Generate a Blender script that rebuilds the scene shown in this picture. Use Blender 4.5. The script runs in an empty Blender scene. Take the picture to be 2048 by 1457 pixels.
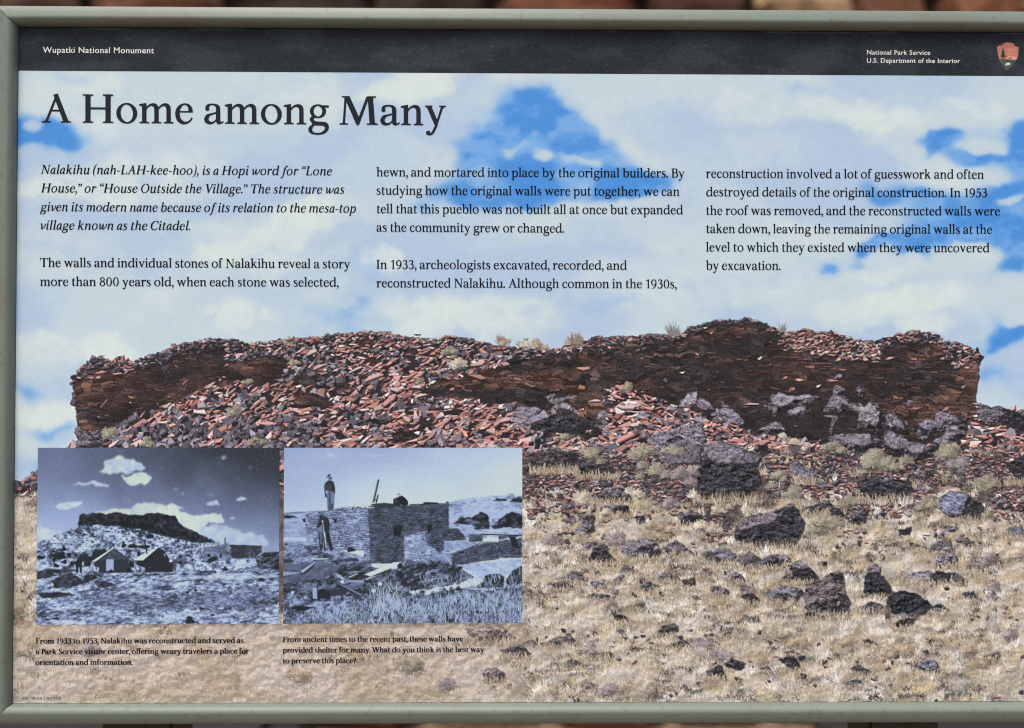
import bpy, bmesh, math, random
import numpy as np
from mathutils import Vector, Euler, noise as mnoise

scene = bpy.context.scene
COL = scene.collection

# ------------------------------------------------------------------ camera
CZ = 0.95                                                   # height of the panel's centre above the ground
PW, PH = 0.9045, 0.59357                                    # visible panel, metres
CAMLOC = (-0.02348, -0.7271, CZ - 0.00894); CAMROT = (1.58326, -0.00164, -0.00899)
cam_d = bpy.data.cameras.new("camera"); cam = bpy.data.objects.new("camera", cam_d); COL.objects.link(cam)
cam.location = CAMLOC
cam.rotation_euler = Euler(CAMROT, 'XYZ')
cam_d.sensor_width = 36.0; cam_d.lens = 1650.0 / 2048.0 * 36.0
cam_d.clip_start = 0.02; cam_d.clip_end = 200.0
cam_d.dof.use_dof = True; cam_d.dof.focus_distance = 0.727; cam_d.dof.aperture_fstop = 2.0
scene.camera = cam

# ------------------------------------------------------------------ daylight: a bright hazy sky, a broad soft sun high on the left behind the camera
SUN_EL, SUN_AZ = math.radians(64), math.radians(205)
world = bpy.data.worlds.new("World"); scene.world = world; world.use_nodes = True
wn = world.node_tree.nodes; wl = world.node_tree.links
bg = wn["Background"]; sky = wn.new("ShaderNodeTexSky"); sky.sky_type = 'NISHITA'; sky.sun_disc = False
sky.sun_elevation = SUN_EL; sky.sun_rotation = SUN_AZ; sky.dust_density = 6.0; sky.air_density = 1.0; sky.ozone_density = 1.0
wl.new(sky.outputs[0], bg.inputs[0]); bg.inputs[1].default_value = 0.08
sun_d = bpy.data.lights.new("sun", 'SUN'); sun = bpy.data.objects.new("sun", sun_d); COL.objects.link(sun)
sun_d.energy = 1.5; sun_d.angle = math.radians(24); sun_d.color = (1.0, 0.94, 0.86)
d = Vector((math.sin(SUN_AZ) * math.cos(SUN_EL), math.cos(SUN_AZ) * math.cos(SUN_EL), math.sin(SUN_EL)))
sun.rotation_euler = (-d).to_track_quat('-Z', 'Y').to_euler()
vs = scene.view_settings
vs.view_transform = 'Standard'; vs.look = 'None'; vs.gamma = 1.0; vs.exposure = 0.91
vs.use_curve_mapping = False
scene.cycles.use_denoising = True; scene.cycles.denoising_prefilter = 'NONE'; scene.cycles.use_adaptive_sampling = False; scene.cycles.max_bounces = 3; scene.cycles.diffuse_bounces = 2
scene.cycles.pixel_filter_type = 'BLACKMAN_HARRIS'; scene.cycles.filter_width = 1.1
INK_GAIN = (0.935, 1.0, 1.03)                              # the ink set reads a touch warm under this sun

# ------------------------------------------------------------------ lettering
# A book serif drawn from scratch: every glyph is a list of quads / small polygons in font units
# (baseline 0, x-height 455, capitals 660).
XH, CAP, ASC, DES = 455.0, 660.0, 692.0, -228.0

def spline(pts, per=9):
    p = [np.array(q, float) for q in pts]
    if len(p) == 2:
        return np.array([p[0] + (p[1] - p[0]) * t for t in np.linspace(0, 1, per)])
    p = [2 * p[0] - p[1]] + p + [2 * p[-1] - p[-2]]
    out = []
    for i in range(1, len(p) - 2):
        a, b, c, d = p[i - 1], p[i], p[i + 1], p[i + 2]
        for t in np.linspace(0, 1, per, endpoint=False):
            out.append(0.5 * (2 * b + (c - a) * t + (2 * a - 5 * b + 4 * c - d) * t * t + (3 * b - a - 3 * c + d) * t ** 3))
    out.append(p[-2])
    return np.array(out)

def resample(p, n):
    d = np.r_[0, np.cumsum(np.hypot(*np.diff(p[:, :2], axis=0).T))]
    t = np.linspace(0, d[-1], n)
    return np.stack([np.interp(t, d, p[:, k]) for k in range(p.shape[1])], 1)

class Glyph:
    def __init__(g, ital=False):
        g.polys = []; g.ital = ital; g.layer = 0
    def poly(g, pts):
        g.polys.append((g.layer, [tuple(map(float, q)) for q in pts])); g.layer += 1
    def quads(g, A, B):
        for i in range(len(A) - 1):
            g.polys.append((g.layer, [tuple(A[i]), tuple(A[i + 1]), tuple(B[i + 1]), tuple(B[i])]))
        g.layer += 1
    def strip(g, A, B, n=0):
        n = n or 5 * max(len(A), len(B))
        g.quads(resample(spline(A), n), resample(spline(B), n))
    def curve(g, pts, n=0):
        p = resample(spline(pts), n or 6 * len(pts))
        d = np.gradient(p[:, :2], axis=0); d /= np.maximum(np.hypot(d[:, 0], d[:, 1]), 1e-6)[:, None]
        nrm = np.stack([-d[:, 1], d[:, 0]], 1) * p[:, 2:3] / 2
        g.quads(p[:, :2] + nrm, p[:, :2] - nrm)
    def ring(g, cx, cy, rx, ry, irx, iry, tilt=0.0, n=30):
        a = np.linspace(0, 2 * math.pi, n + 1); t = math.radians(tilt)
        o = np.stack([cx + rx * np.cos(a), cy + ry * np.sin(a)], 1)
        u, v = irx * np.cos(a - t), iry * np.sin(a - t)
        i = np.stack([cx + u * math.cos(t) - v * math.sin(t), cy + u * math.sin(t) + v * math.cos(t)], 1)
        g.quads(o, i)
    def dot(g, x, y, r, n=14):
        g.poly([(x + r * math.cos(k * 2 * math.pi / n), y + r * math.sin(k * 2 * math.pi / n)) for k in range(n)])
    def rect(g, x0, y0, x1, y1):
        g.poly([(x0, y0), (x1, y0), (x1, y1), (x0, y1)])
    def slab(g, x0, x1, y, up=1, ov=62, t=30, l=True, r=True):      # bracketed slab serif at y, growing up (+1) or down (-1)
        a, b = x0 - (ov if l else 0), x1 + (ov if r else 0)
        g.poly([(a, y), (b, y), (b, y + up * t), (a, y + up * t)])
        if l: g.poly([(x0 - 26, y + up * t * .9), (x0 + 6, y + up * t * .9), (x0 + 6, y + up * (t + 46)), (x0 - 5, y + up * (t + 14))])
        if r: g.poly([(x1 + 26, y + up * t * .9), (x1 - 6, y + up * t * .9), (x1 - 6, y + up * (t + 46)), (x1 + 5, y + up * (t + 14))])
    def stem(g, x0, x1, y0, y1, top='', bot='', last=True):
        if g.ital and bot in ('s', 'sl', 'sr'):
            g.rect(x0, y0 + (60 if last else 0), x1, y1)
            if last:                                                   # the italic's exit stroke
                g.strip([(x1, y0 + 75), (x1 + 4, y0 + 48), (x1 + 30, y0 + 40), (x1 + 72, y0 + 82)], [(x0, y0 + 75), (x0 + 8, y0 + 8), (x1 + 10, y0 - 14), (x1 + 84, y0 + 60)])
        else:
            g.rect(x0, y0, x1, y1)
            if 's' in bot: g.slab(x0, x1, y0, 1, l='r' not in bot, r='l' not in bot)
        if top == 'f':                                                 # flag serif
            o = 46 if g.ital else 68
            g.poly([(x0 - o, y1 - 46), (x0 + 4, y1 - 62), (x1, y1 - 20), (x1, y1 + 12), (x0 + 20, y1 + 2), (x0 - o, y1 - 16)])
        elif 's' in top: g.slab(x0, x1, y1, -1)
    def diag(g, xa, ya, xb, yb, w):                                    # slanted bar with horizontal ends, w measured across
        g.poly([(xa - w / 2, ya), (xa + w / 2, ya), (xb + w / 2, yb), (xb - w / 2, yb)])

def vee(g, xl, xr, xb, h=XH - 6, t=54, b=-8):                          # thick left and thin right stroke meeting in a point
    sl = (xb - 22 - (xl - t)) / (h - b); yk = b + 100
    g.poly([(xl - t, h), (xl + t, h), (xl + t + sl * (h - yk), yk), (xb + 14, b), (xb - 22, b)])
    g.poly([(xr - 25, h), (xr + 25, h), (xb + 16, b), (xb - 6, b), (xb - 14, b + 40)])

def arch(g, x0, x1, w, h=XH):                                          # from a stem's right edge x0 to a right stem whose right edge is x1
    g.strip([(x0 - 12, h - 96), (x0 + 50, h - 36), (x0 + 105, h - 3), (x1 - 132, h + 10), (x1 - 88, h + 5), (x1 - 36, h - 24), (x1 - 8, h - 72), (x1, h - 130)],
            [(x0 - 12, h - 148), (x0 + 38, h - 92), (x0 + 78, h - 62), (x0 + 115, h - 52), (x1 - w - 48, h - 56), (x1 - w - 14, h - 82), (x1 - w, h - 150)])

def glyph(ch, ital=False):
    g = Glyph(ital); W = 94; adv = None
    a0, a1 = 72, 168
    if ch == 'a' and not ital:
        g.strip([(24, 342), (40, 418), (110, 458), (190, 466), (290, 450), (355, 395), (366, 300)], [(110, 345), (104, 392), (140, 424), (185, 430), (238, 416), (268, 380), (272, 300)])
        g.dot(68, 342, 45); g.rect(272, 62, 366, 315)
        g.strip([(366, 110), (368, 62), (392, 40), (440, 66)], [(272, 95), (286, 20), (345, -12), (440, 28)])
        g.strip([(278, 272), (180, 246), (60, 212), (0, 118), (24, 28), (112, -12), (205, 8), (290, 84)], [(278, 230), (210, 218), (128, 182), (94, 120), (108, 64), (162, 42), (218, 58), (278, 112)])
        adv = 440
    elif ch == 'a':
        g.strip([(350, 425), (270, 464), (190, 455), (60, 350), (4, 180), (30, 40), (110, -12), (200, 30), (300, 160)], [(340, 385), (275, 425), (215, 410), (130, 310), (94, 180), (104, 75), (140, 52), (200, 90), (310, 230)])
        g.rect(285, 70, 372, XH - 10); g.strip([(372, 85), (376, 50), (400, 42), (440, 80)], [(285, 85), (292, 8), (370, -14), (452, 56)]); adv = 430
    elif ch in 'bp':
        y1 = ASC if ch == 'b' else XH
        if ch == 'b': g.stem(a0, a1, 20, y1, 'f')
        else: g.stem(a0, a1, DES, y1, 'f', 's', last=False); (g.slab(a0, a1, DES, 1, ov=50) if ital else None)
        g.strip([(a1 - 10, 372), (220, 438), (320, 466), (430, 425), (502, 320), (508, 215), (465, 75), (360, -8), (260, -12), (165, 20), (a0 + 30, 12)],
                [(a1 - 10, 322), (210, 380), (285, 410), (355, 380), (402, 295), (404, 205), (380, 100), (320, 40), (255, 30), (190, 52), (a1 - 4, 92)])
        adv = 508
    elif ch == 'c':
        g.strip([(378, 350), (350, 428), (258, 466), (150, 452), (42, 368), (0, 225), (40, 78), (150, -10), (270, -8), (350, 42), (398, 115)], [(300, 345), (296, 405), (248, 430), (190, 418), (120, 345), (97, 238), (122, 122), (192, 52), (280, 48), (335, 82), (376, 135)])
        g.dot(334, 352, 45); adv = 398
    elif ch == 'd':
        g.strip([(372, 425), (290, 466), (200, 460), (70, 390), (0, 220), (36, 70), (140, -12), (240, -4), (320, 40), (372, 95)], [(372, 380), (300, 424), (230, 418), (138, 355), (100, 228), (120, 118), (185, 50), (258, 48), (320, 88), (372, 150)])
        g.rect(366, 0, 460, ASC); g.poly([(305, ASC - 46), (370, ASC - 62), (460, ASC - 20), (460, ASC + 12), (386, ASC + 2), (305, ASC - 16)])
        if ital: g.strip([(460, 75), (464, 48), (490, 40), (532, 82)], [(368, 75), (376, 8), (470, -14), (544, 60)])
        else: g.poly([(455, 0), (520, 6), (520, 34), (455, 62)])
        adv = 518
    elif ch == 'e':
        g.strip([(400, 256), (386, 362), (312, 446), (212, 466), (98, 428), (15, 320), (0, 200), (38, 70), (148, -12), (252, -10), (342, 42), (400, 125)], [(304, 286), (300, 362), (266, 416), (215, 432), (155, 405), (106, 318), (96, 228), (126, 108), (202, 46), (282, 50), (336, 84), (376, 140)])
        if ital: g.poly([(92, 225), (300, 262), (400, 300), (396, 335), (300, 300), (92, 258)])
        else: g.rect(92, 255, 400, 288)
        adv = 400
    elif ch == 'f':
        if ital:
            g.curve([(10, -190, 70), (60, -215, 36), (120, -150, 60), (165, 60, 90), (190, 300, 92), (205, 520, 84), (250, 640, 62), (310, 680, 40), (365, 655, 62)]); g.dot(18, -186, 40); g.dot(362, 642, 42); g.rect(70, 418, 345, 454); adv = 340
        else:
            g.stem(a0, a1, 0, 520, '', 's'); g.strip([(a0, 500), (82, 610), (150, 692), (250, 708), (330, 672)], [(a1, 500), (172, 590), (200, 650), (240, 668), (262, 650)]); g.dot(296, 644, 44); g.rect(6, 420, 275, 454); adv = 300
    elif ch == 'g':
        g.ring(222, 306, 186, 160, 104, 122, 6); g.poly([(270, 440), (270, 405), (380, 392), (472, 392), (472, 440), (370, 446)])
        g.strip([(100, 205), (38, 140), (44, 80), (110, 36)], [(165, 170), (122, 128), (132, 92), (200, 66)])
        g.strip([(66, 66), (150, 64), (300, 64), (422, 42), (472, -40), (456, -125), (380, -205), (250, -238), (120, -230), (30, -188), (0, -118), (34, -45), (90, -5)], [(96, -22), (165, -24), (285, -26), (368, -42), (388, -88), (360, -142), (292, -186), (220, -197), (148, -190), (100, -165), (84, -112), (104, -58), (134, -25)])
        adv = 470
    elif ch == 'h':
        g.stem(a0, a1, 0, ASC, 'f', 's', last=False); arch(g, a1, 460, W); g.stem(366, 460, 0, XH - 125, '', 's'); adv = 530
    elif ch == 'i':
        g.stem(a0, a1, 0, XH, 'f', 's'); g.dot(114, 618, 58); adv = 238
    elif ch == 'k':
        g.stem(a0, a1, 0, ASC, 'f', 's', last=False); g.diag(372, XH - 8, 150, 205, 62); g.diag(240, 290, 430, 4, 118)
        g.slab(345, 400, XH, -1, ov=56)
        if ital: g.curve([(430, 30, 90), (470, 6, 40), (520, 60, 30)])
        else: g.slab(385, 470, 0, 1, ov=46)
        adv = 520
    elif ch == 'l':
        g.stem(a0, a1, 0, ASC, 'f', 's'); adv = 238
    elif ch == 'm':
        g.stem(a0, a1, 0, XH, 'f', 's', last=False); arch(g, a1, 452, W); g.stem(358, 452, 0, XH - 125, '', 's', last=False); arch(g, 452, 734, W); g.stem(640, 734, 0, XH - 125, '', 's'); adv = 800
    elif ch == 'n':
        g.stem(a0, a1, 0, XH, 'f', 's', last=False); arch(g, a1, 460, W); g.stem(366, 460, 0, XH - 125, '', 's'); adv = 530
    elif ch == 'o':
        g.ring(241, 227, 241, 240, 146, 204, 7); adv = 482
    elif ch == 'r':
        g.stem(a0, a1, 0, XH, 'f', 's', last=False); g.strip([(156, 352), (225, 436), (300, 466), (372, 452)], [(156, 290), (215, 362), (262, 392), (330, 380)]); g.dot(338, 406, 50); adv = 380
    elif ch == 's':
        g.curve([(305, 335, 34), (288, 410, 34), (205, 446, 38), (105, 425, 64), (74, 340, 88), (150, 262, 98), (255, 200, 98), (298, 112, 86), (245, 24, 56), (150, 8, 38), (58, 38, 36), (30, 125, 30)]); adv = 345
    elif ch == 't':
        g.poly([(a0, 90), (a1, 90), (a1, 592), (a1 - 30, 585), (a0, 500)]); g.poly([(4, 425), (290, 420), (290, 456), (90, 462)])
        g.strip([(a1, 120), (172, 62), (215, 44), (300, 84)], [(a0, 120), (84, 20), (165, -14), (306, 52)]); adv = 300
    elif ch == 'u':
        g.stem(a0, a1, 110, XH, 'f'); g.stem(362, 456, 0, XH, 'f')
        g.strip([(a1, 150), (172, 78), (225, 50), (300, 66), (370, 130)], [(a0, 150), (92, 26), (200, -14), (300, 14), (370, 78)])
        if ital: g.strip([(456, 75), (460, 48), (486, 40), (528, 82)], [(364, 75), (372, 8), (466, -14), (540, 60)])
        else: g.poly([(450, 0), (520, 6), (520, 34), (450, 62)])
        adv = 522
    elif ch == 'v':
        if ital:
            g.curve([(6, 395, 24), (60, 435, 60), (112, 370, 92), (150, 180, 92), (185, 15, 70)]); g.curve([(170, 12, 40), (300, 130, 44), (390, 290, 56), (392, 425, 74)]); adv = 420
        else:
            vee(g, 88, 404, 252); g.slab(48, 128, XH, -1, ov=44, t=28); g.slab(385, 424, XH, -1, ov=56, t=28); adv = 486
    elif ch == 'w':
        if ital:
            g.curve([(6, 395, 24), (60, 435, 60), (105, 370, 90), (130, 180, 90), (160, 15, 70)]); g.curve([(150, 10, 40), (270, 150, 44), (340, 430, 60)]); g.curve([(345, 440, 80), (350, 300, 92), (375, 120, 90), (410, 12, 70)]); g.curve([(395, 10, 40), (530, 130, 44), (630, 290, 56), (632, 425, 74)]); adv = 660
        else:
            vee(g, 88, 362, 232); vee(g, 372, 652, 514)
            g.slab(48, 128, XH, -1, ov=44, t=28); g.slab(330, 410, XH, -1, ov=40, t=28); g.slab(634, 672, XH, -1, ov=54, t=28); adv = 730
    elif ch == 'x':
        g.diag(98, XH - 6, 380, 6, 116); g.diag(385, XH - 6, 82, 6, 50); g.slab(60, 140, XH, -1, ov=42, t=28); g.slab(362, 408, XH, -1, ov=50, t=28); g.slab(335, 425, 0, 1, ov=42, t=28); g.slab(58, 106, 0, 1, ov=50, t=28); adv = 480
    elif ch == 'y':
        vee(g, 88, 410, 262, b=-24)
        g.curve([(278, 20, 46), (225, -90, 52), (170, -185, 46), (100, -215, 40), (52, -190, 50)]); g.dot(78, -178, 50)
        g.slab(48, 128, XH, -1, ov=44, t=28); g.slab(392, 430, XH, -1, ov=56, t=28); adv = 486
    # ---- capitals
    elif ch == 'A':
        g.poly([(322, 600), (300, 560), (80, 10), (132, 10), (335, 530)]); g.poly([(278, 644), (372, 676), (636, 4), (518, 4), (300, 580)]); g.rect(200, 258, 470, 298)
        g.slab(84, 126, 0, 1, ov=78, l=True); g.slab(520, 620, 0, 1, ov=62); adv = 684
    elif ch in 'BPRD':
        g.stem(90, 198, 0, CAP); g.slab(90, 198, 0, 1, r=(ch in 'PR')); g.slab(90, 198, CAP, -1, r=False)
        if ch == 'D':
            g.strip([(190, 660), (380, 660), (560, 560), (640, 340), (560, 110), (400, 0), (190, 0)], [(190, 624), (360, 622), (480, 530), (526, 335), (470, 120), (370, 38), (190, 38)]); adv = 650
        else:
            yb = 345 if ch == 'B' else 300
            g.strip([(190, 660), (360, 660), (470, 610), (495, 510), (450, 390), (350, yb - 12), (190, yb - 12)], [(190, 624), (330, 622), (375, 580), (388, 500), (360, 400), (310, yb + 24), (190, yb + 24)])
            if ch == 'B': g.strip([(190, 368), (380, 368), (510, 310), (545, 190), (480, 50), (350, 0), (190, 0)], [(190, 332), (350, 332), (415, 280), (432, 190), (400, 85), (330, 36), (190, 36)])
            if ch == 'R': g.diag(300, 310, 520, 4, 120); g.slab(470, 570, 0, 1, ov=40)
            adv = {'B': 550, 'P': 510, 'R': 600}[ch]
    elif ch in 'CO':
        if ch == 'O': g.ring(340, 330, 340, 344, 236, 306, 6); adv = 680
        else:
            g.strip([(575, 470), (560, 610), (470, 655), (360, 674), (200, 640), (40, 500), (0, 320), (50, 130), (210, 0), (380, -14), (510, 30), (600, 150)], [(545, 460), (510, 560), (440, 620), (360, 638), (240, 600), (140, 480), (112, 335), (150, 160), (260, 56), (390, 38), (490, 80), (560, 165)])
            g.rect(548, 450, 578, 650); adv = 600
    elif ch in 'FEL':
        g.stem(90, 198, 0, CAP, '', 's'); g.slab(90, 198, CAP, -1, r=(ch == 'L'))
        if ch in 'FE':
            g.rect(190, 622, 500, 660); g.poly([(470, 660), (506, 660), (512, 500), (484, 500)]); g.rect(190, 310, 400, 350); g.rect(376, 260, 404, 400); adv = 520
        if ch in 'LE':
            g.rect(190, 0, 520, 38); g.poly([(480, 0), (520, 0), (540, 185), (510, 185)]); adv = 545
    elif ch == 'H':
        g.stem(92, 206, 0, CAP, 's', 's', last=False); g.stem(560, 674, 0, CAP, 's', 's', last=False); g.rect(200, 314, 566, 358); adv = 766
        if ital: g.slab(92, 206, 0, 1); g.slab(560, 674, 0, 1)
    elif ch == 'I':
        g.stem(90, 200, 0, CAP, 's', 's'); adv = 290
    elif ch == 'M':
        g.diag(150, 630, 108, 10, 46); g.poly([(115, 654), (240, 654), (480, 130), (430, -14), (410, -14)]); g.poly([(640, 654), (700, 654), (455, -10), (425, 20), (452, 160)]); g.diag(724, 654, 772, 4, 118)
        g.slab(140, 240, CAP, -1, ov=72, l=True, r=False); g.slab(680, 780, CAP, -1, ov=72, l=False); g.slab(84, 132, 0, 1, ov=74); g.slab(716, 828, 0, 1, ov=72); adv = 916
    elif ch == 'N':
        g.diag(148, 640, 148, 6, 46); g.poly([(90, 654), (225, 654), (625, 40), (625, -12), (560, -12)]); g.diag(600, 654, 600, -10, 46)
        g.slab(100, 210, CAP, -1, ov=72, r=False); g.slab(122, 172, 0, 1, ov=70); g.slab(574, 624, CAP, -1, ov=72); adv = 720
    elif ch == 'S':
        g.curve([(432, 480, 34), (410, 600, 34), (300, 648, 44), (160, 620, 80), (105, 510, 108), (200, 395, 116), (340, 305, 116), (408, 180, 110), (350, 48, 70), (220, 6, 44), (85, 40, 40), (40, 190, 32)]); adv = 480
    elif ch == 'T':
        g.stem(262, 374, 0, CAP - 20, '', 's'); g.rect(20, 622, 616, 660); g.poly([(20, 660), (60, 660), (34, 490), (6, 490)]); g.poly([(576, 660), (616, 660), (630, 490), (602, 490)]); adv = 636
    elif ch == 'U':
        g.stem(92, 200, 230, CAP, 's'); g.stem(560, 608, 230, CAP, 's'); g.strip([(200, 250), (215, 110), (320, 44), (450, 60), (545, 140), (560, 260)], [(92, 250), (120, 70), (280, -14), (440, -12), (580, 90), (608, 260)]); adv = 690
    elif ch == 'V':
        vee(g, 125, 560, 338, 650, 61, -10); g.slab(75, 180, CAP, -1, ov=56); g.slab(540, 582, CAP, -1, ov=66); adv = 650
    elif ch == 'W':
        vee(g, 120, 492, 302, 650, 59, -10); vee(g, 500, 860, 682, 650, 59, -10)
        g.slab(70, 175, CAP, -1, ov=56); g.slab(450, 555, CAP, -1, ov=40); g.slab(840, 882, CAP, -1, ov=62); adv = 944
    elif ch == 'Y':
        g.diag(115, 650, 320, 300, 120); g.diag(530, 650, 340, 300, 52); g.stem(268, 376, 0, 330, '', 's'); g.slab(65, 170, CAP, -1, ov=50); g.slab(510, 552, CAP, -1, ov=62); adv = 620
    # ---- figures (a touch lower than the capitals)
    elif ch == '0':
        g.ring(235, 318, 222, 330, 128, 294, 0); adv = 470
    elif ch == '1':
        g.stem(200, 292, 0, 640, '', 's'); g.poly([(70, 560), (70, 528), (204, 566), (292, 648), (260, 648)]); adv = 400; 
    elif ch == '3':
        g.curve([(60, 520, 34), (95, 600, 40), (200, 628, 46), (310, 585, 84), (330, 490, 92), (270, 390, 60), (160, 342, 34)]); g.curve([(150, 345, 34), (290, 335, 54), (365, 250, 92), (365, 150, 96), (300, 40, 70), (180, 2, 46), (80, 22, 50), (45, 90, 34)]); g.dot(70, 70, 40); adv = 440
    elif ch == '5':
        g.poly([(100, 640), (400, 640), (385, 565), (130, 565)]); g.poly([(100, 640), (136, 640), (118, 350), (88, 340)])
        g.curve([(95, 350, 34), (200, 392, 50), (330, 350, 84), (378, 220, 98), (330, 75, 84), (200, 4, 48), (80, 20, 50), (40, 80, 34)]); g.dot(66, 62, 38); adv = 440
    elif ch == '8':
        g.ring(235, 490, 176, 158, 98, 120, 0); g.ring(235, 168, 212, 186, 122, 146, 0); adv = 470
    elif ch == '9':
        g.ring(235, 425, 212, 222, 122, 184, 0); g.curve([(410, 430, 90), (400, 270, 84), (340, 130, 64), (230, 30, 44), (90, -10, 34)]); adv = 470
    # ---- points
    elif ch == '.':
        g.dot(64, 52, 62); adv = 140
    elif ch == ',':
        g.dot(78, 52, 60); g.curve([(118, 50, 44), (122, -40, 46), (80, -110, 36), (20, -150, 24)]); adv = 150
    elif ch in '\u201c\u201d':
        for k in (0, 1):
            x = 180 * k
            if ch == '\u201d': g.dot(66 + x, 600, 58); g.curve([(104 + x, 600, 44), (110 + x, 530, 44), (75 + x, 470, 34), (20 + x, 440, 22)])
            else: g.dot(80 + x, 520, 58); g.curve([(42 + x, 520, 44), (36 + x, 590, 44), (72 + x, 650, 34), (126 + x, 682, 22)])
        adv = 330
    elif ch == '-':
        g.rect(10, 205, 260, 258); adv = 270
    elif ch in '()':
        pts = [(230, 740, 20), (110, 600, 56), (60, 380, 82), (60, 180, 82), (110, -40, 56), (230, -180, 20)]
        g.curve(pts if ch == '(' else [(260 - x, y, w) for x, y, w in pts]); adv = 260
    elif ch == '?':
        g.curve([(50, 520, 40), (80, 620, 44), (190, 664, 50), (300, 610, 90), (305, 500, 96), (230, 390, 80), (180, 290, 56), (178, 205, 44)]); g.dot(80, 520, 44); g.dot(180, 54, 62); adv = 380
    elif ch == '/':
        g.diag(330, 700, 20, -140, 50); adv = 350
    elif ch == ' ':
        adv = 215
    return g, adv

ROUND_L = set('acdegoOCqQ0(3589'); ROUND_R = set('bopeOD0)s')
_glyphs = {}
def layout(text, ital=False):
    """Polygons of one line in font units (layer, points), and the line's inked width."""
    x = 0.0; out = []; prev = None; slant = 0.2 if ital else 0.0; hs = 0.9 if ital else 1.0
    kern = {('A', 'H'): -20, ('V', 'i'): -50, ('W', 'h'): -10, ('T', 'h'): -20, ('y', '.'): -50, ('r', ','): -40, ('f', 'o'): -10, ('L', 'A'): -20, ('w', 'n'): 0, ('f', 'f'): -40, ('P', 'a'): -40, ('F', 'r'): -10, ('B', 'y'): -10, (',', '\u201d'): -70, ('.', '\u201d'): -70}
    for ch in text:
        if (ch, ital) not in _glyphs: _glyphs[(ch, ital)] = glyph(ch, ital)
        g, adv = _glyphs[(ch, ital)]
        lb = 30 if ch in ROUND_L else 16
        rb = 30 if ch in ROUND_R else 16
        if ital: lb += 14; rb += 8
        if ch == ' ': lb = rb = 0
        x += (lb + kern.get((prev, ch), 0)) * hs
        for lay, p in g.polys:
            out.append((lay, [(x + q[0] * hs + slant * q[1], q[1]) for q in p]))
        x += (adv + rb) * hs; prev = ch
    xs = [q[0] for _, p in out for q in p]
    return out, min(xs), max(xs)

# ------------------------------------------------------------------ the printed pictures
# The sign's pictures are drawn here stroke by stroke into arrays and become the vertex colours of finely divided
# print sheets.  Artwork coordinates: x to the right, y down, about 2270 units to the metre.
def rgb(*c): return np.array(c, np.float32) / 255.0

_lat = {}
def vnoise(u, v, seed):
    if seed not in _lat: _lat[seed] = np.random.RandomState(seed).rand(256, 256).astype(np.float32)
    L = _lat[seed]
    iu = np.floor(u).astype(np.int32); iv = np.floor(v).astype(np.int32)
    fu = (u - iu).astype(np.float32); fv = (v - iv).astype(np.float32)
    fu = fu * fu * (3 - 2 * fu); fv = fv * fv * (3 - 2 * fv)
    a, b, c, d = iu & 255, (iu + 1) & 255, iv & 255, (iv + 1) & 255
    return (L[c, a] * (1 - fu) + L[c, b] * fu) * (1 - fv) + (L[d, a] * (1 - fu) + L[d, b] * fu) * fv

def fbm(X, Y, scale, octv, seed, ax=1.0, ang=0.0, gain=0.5):
    c, s = math.cos(ang), math.sin(ang)
    u = (X * c + Y * s) / (scale * ax); v = (-X * s + Y * c) / scale
    out = 0; amp = 1.0; tot = 0
    for k in range(octv):
        out = out + amp * vnoise(u + 17.3 * k, v + 9.7 * k, seed + k); tot += amp; amp *= gain; u = u * 2.03; v = v * 2.03
    return out / tot

def sstep(a, b, x):
    t = np.clip((x - a) / (b - a), 0, 1); return t * t * (3 - 2 * t)

def mix(a, b, t):
    return a + (b - a) * t[..., None]

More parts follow.
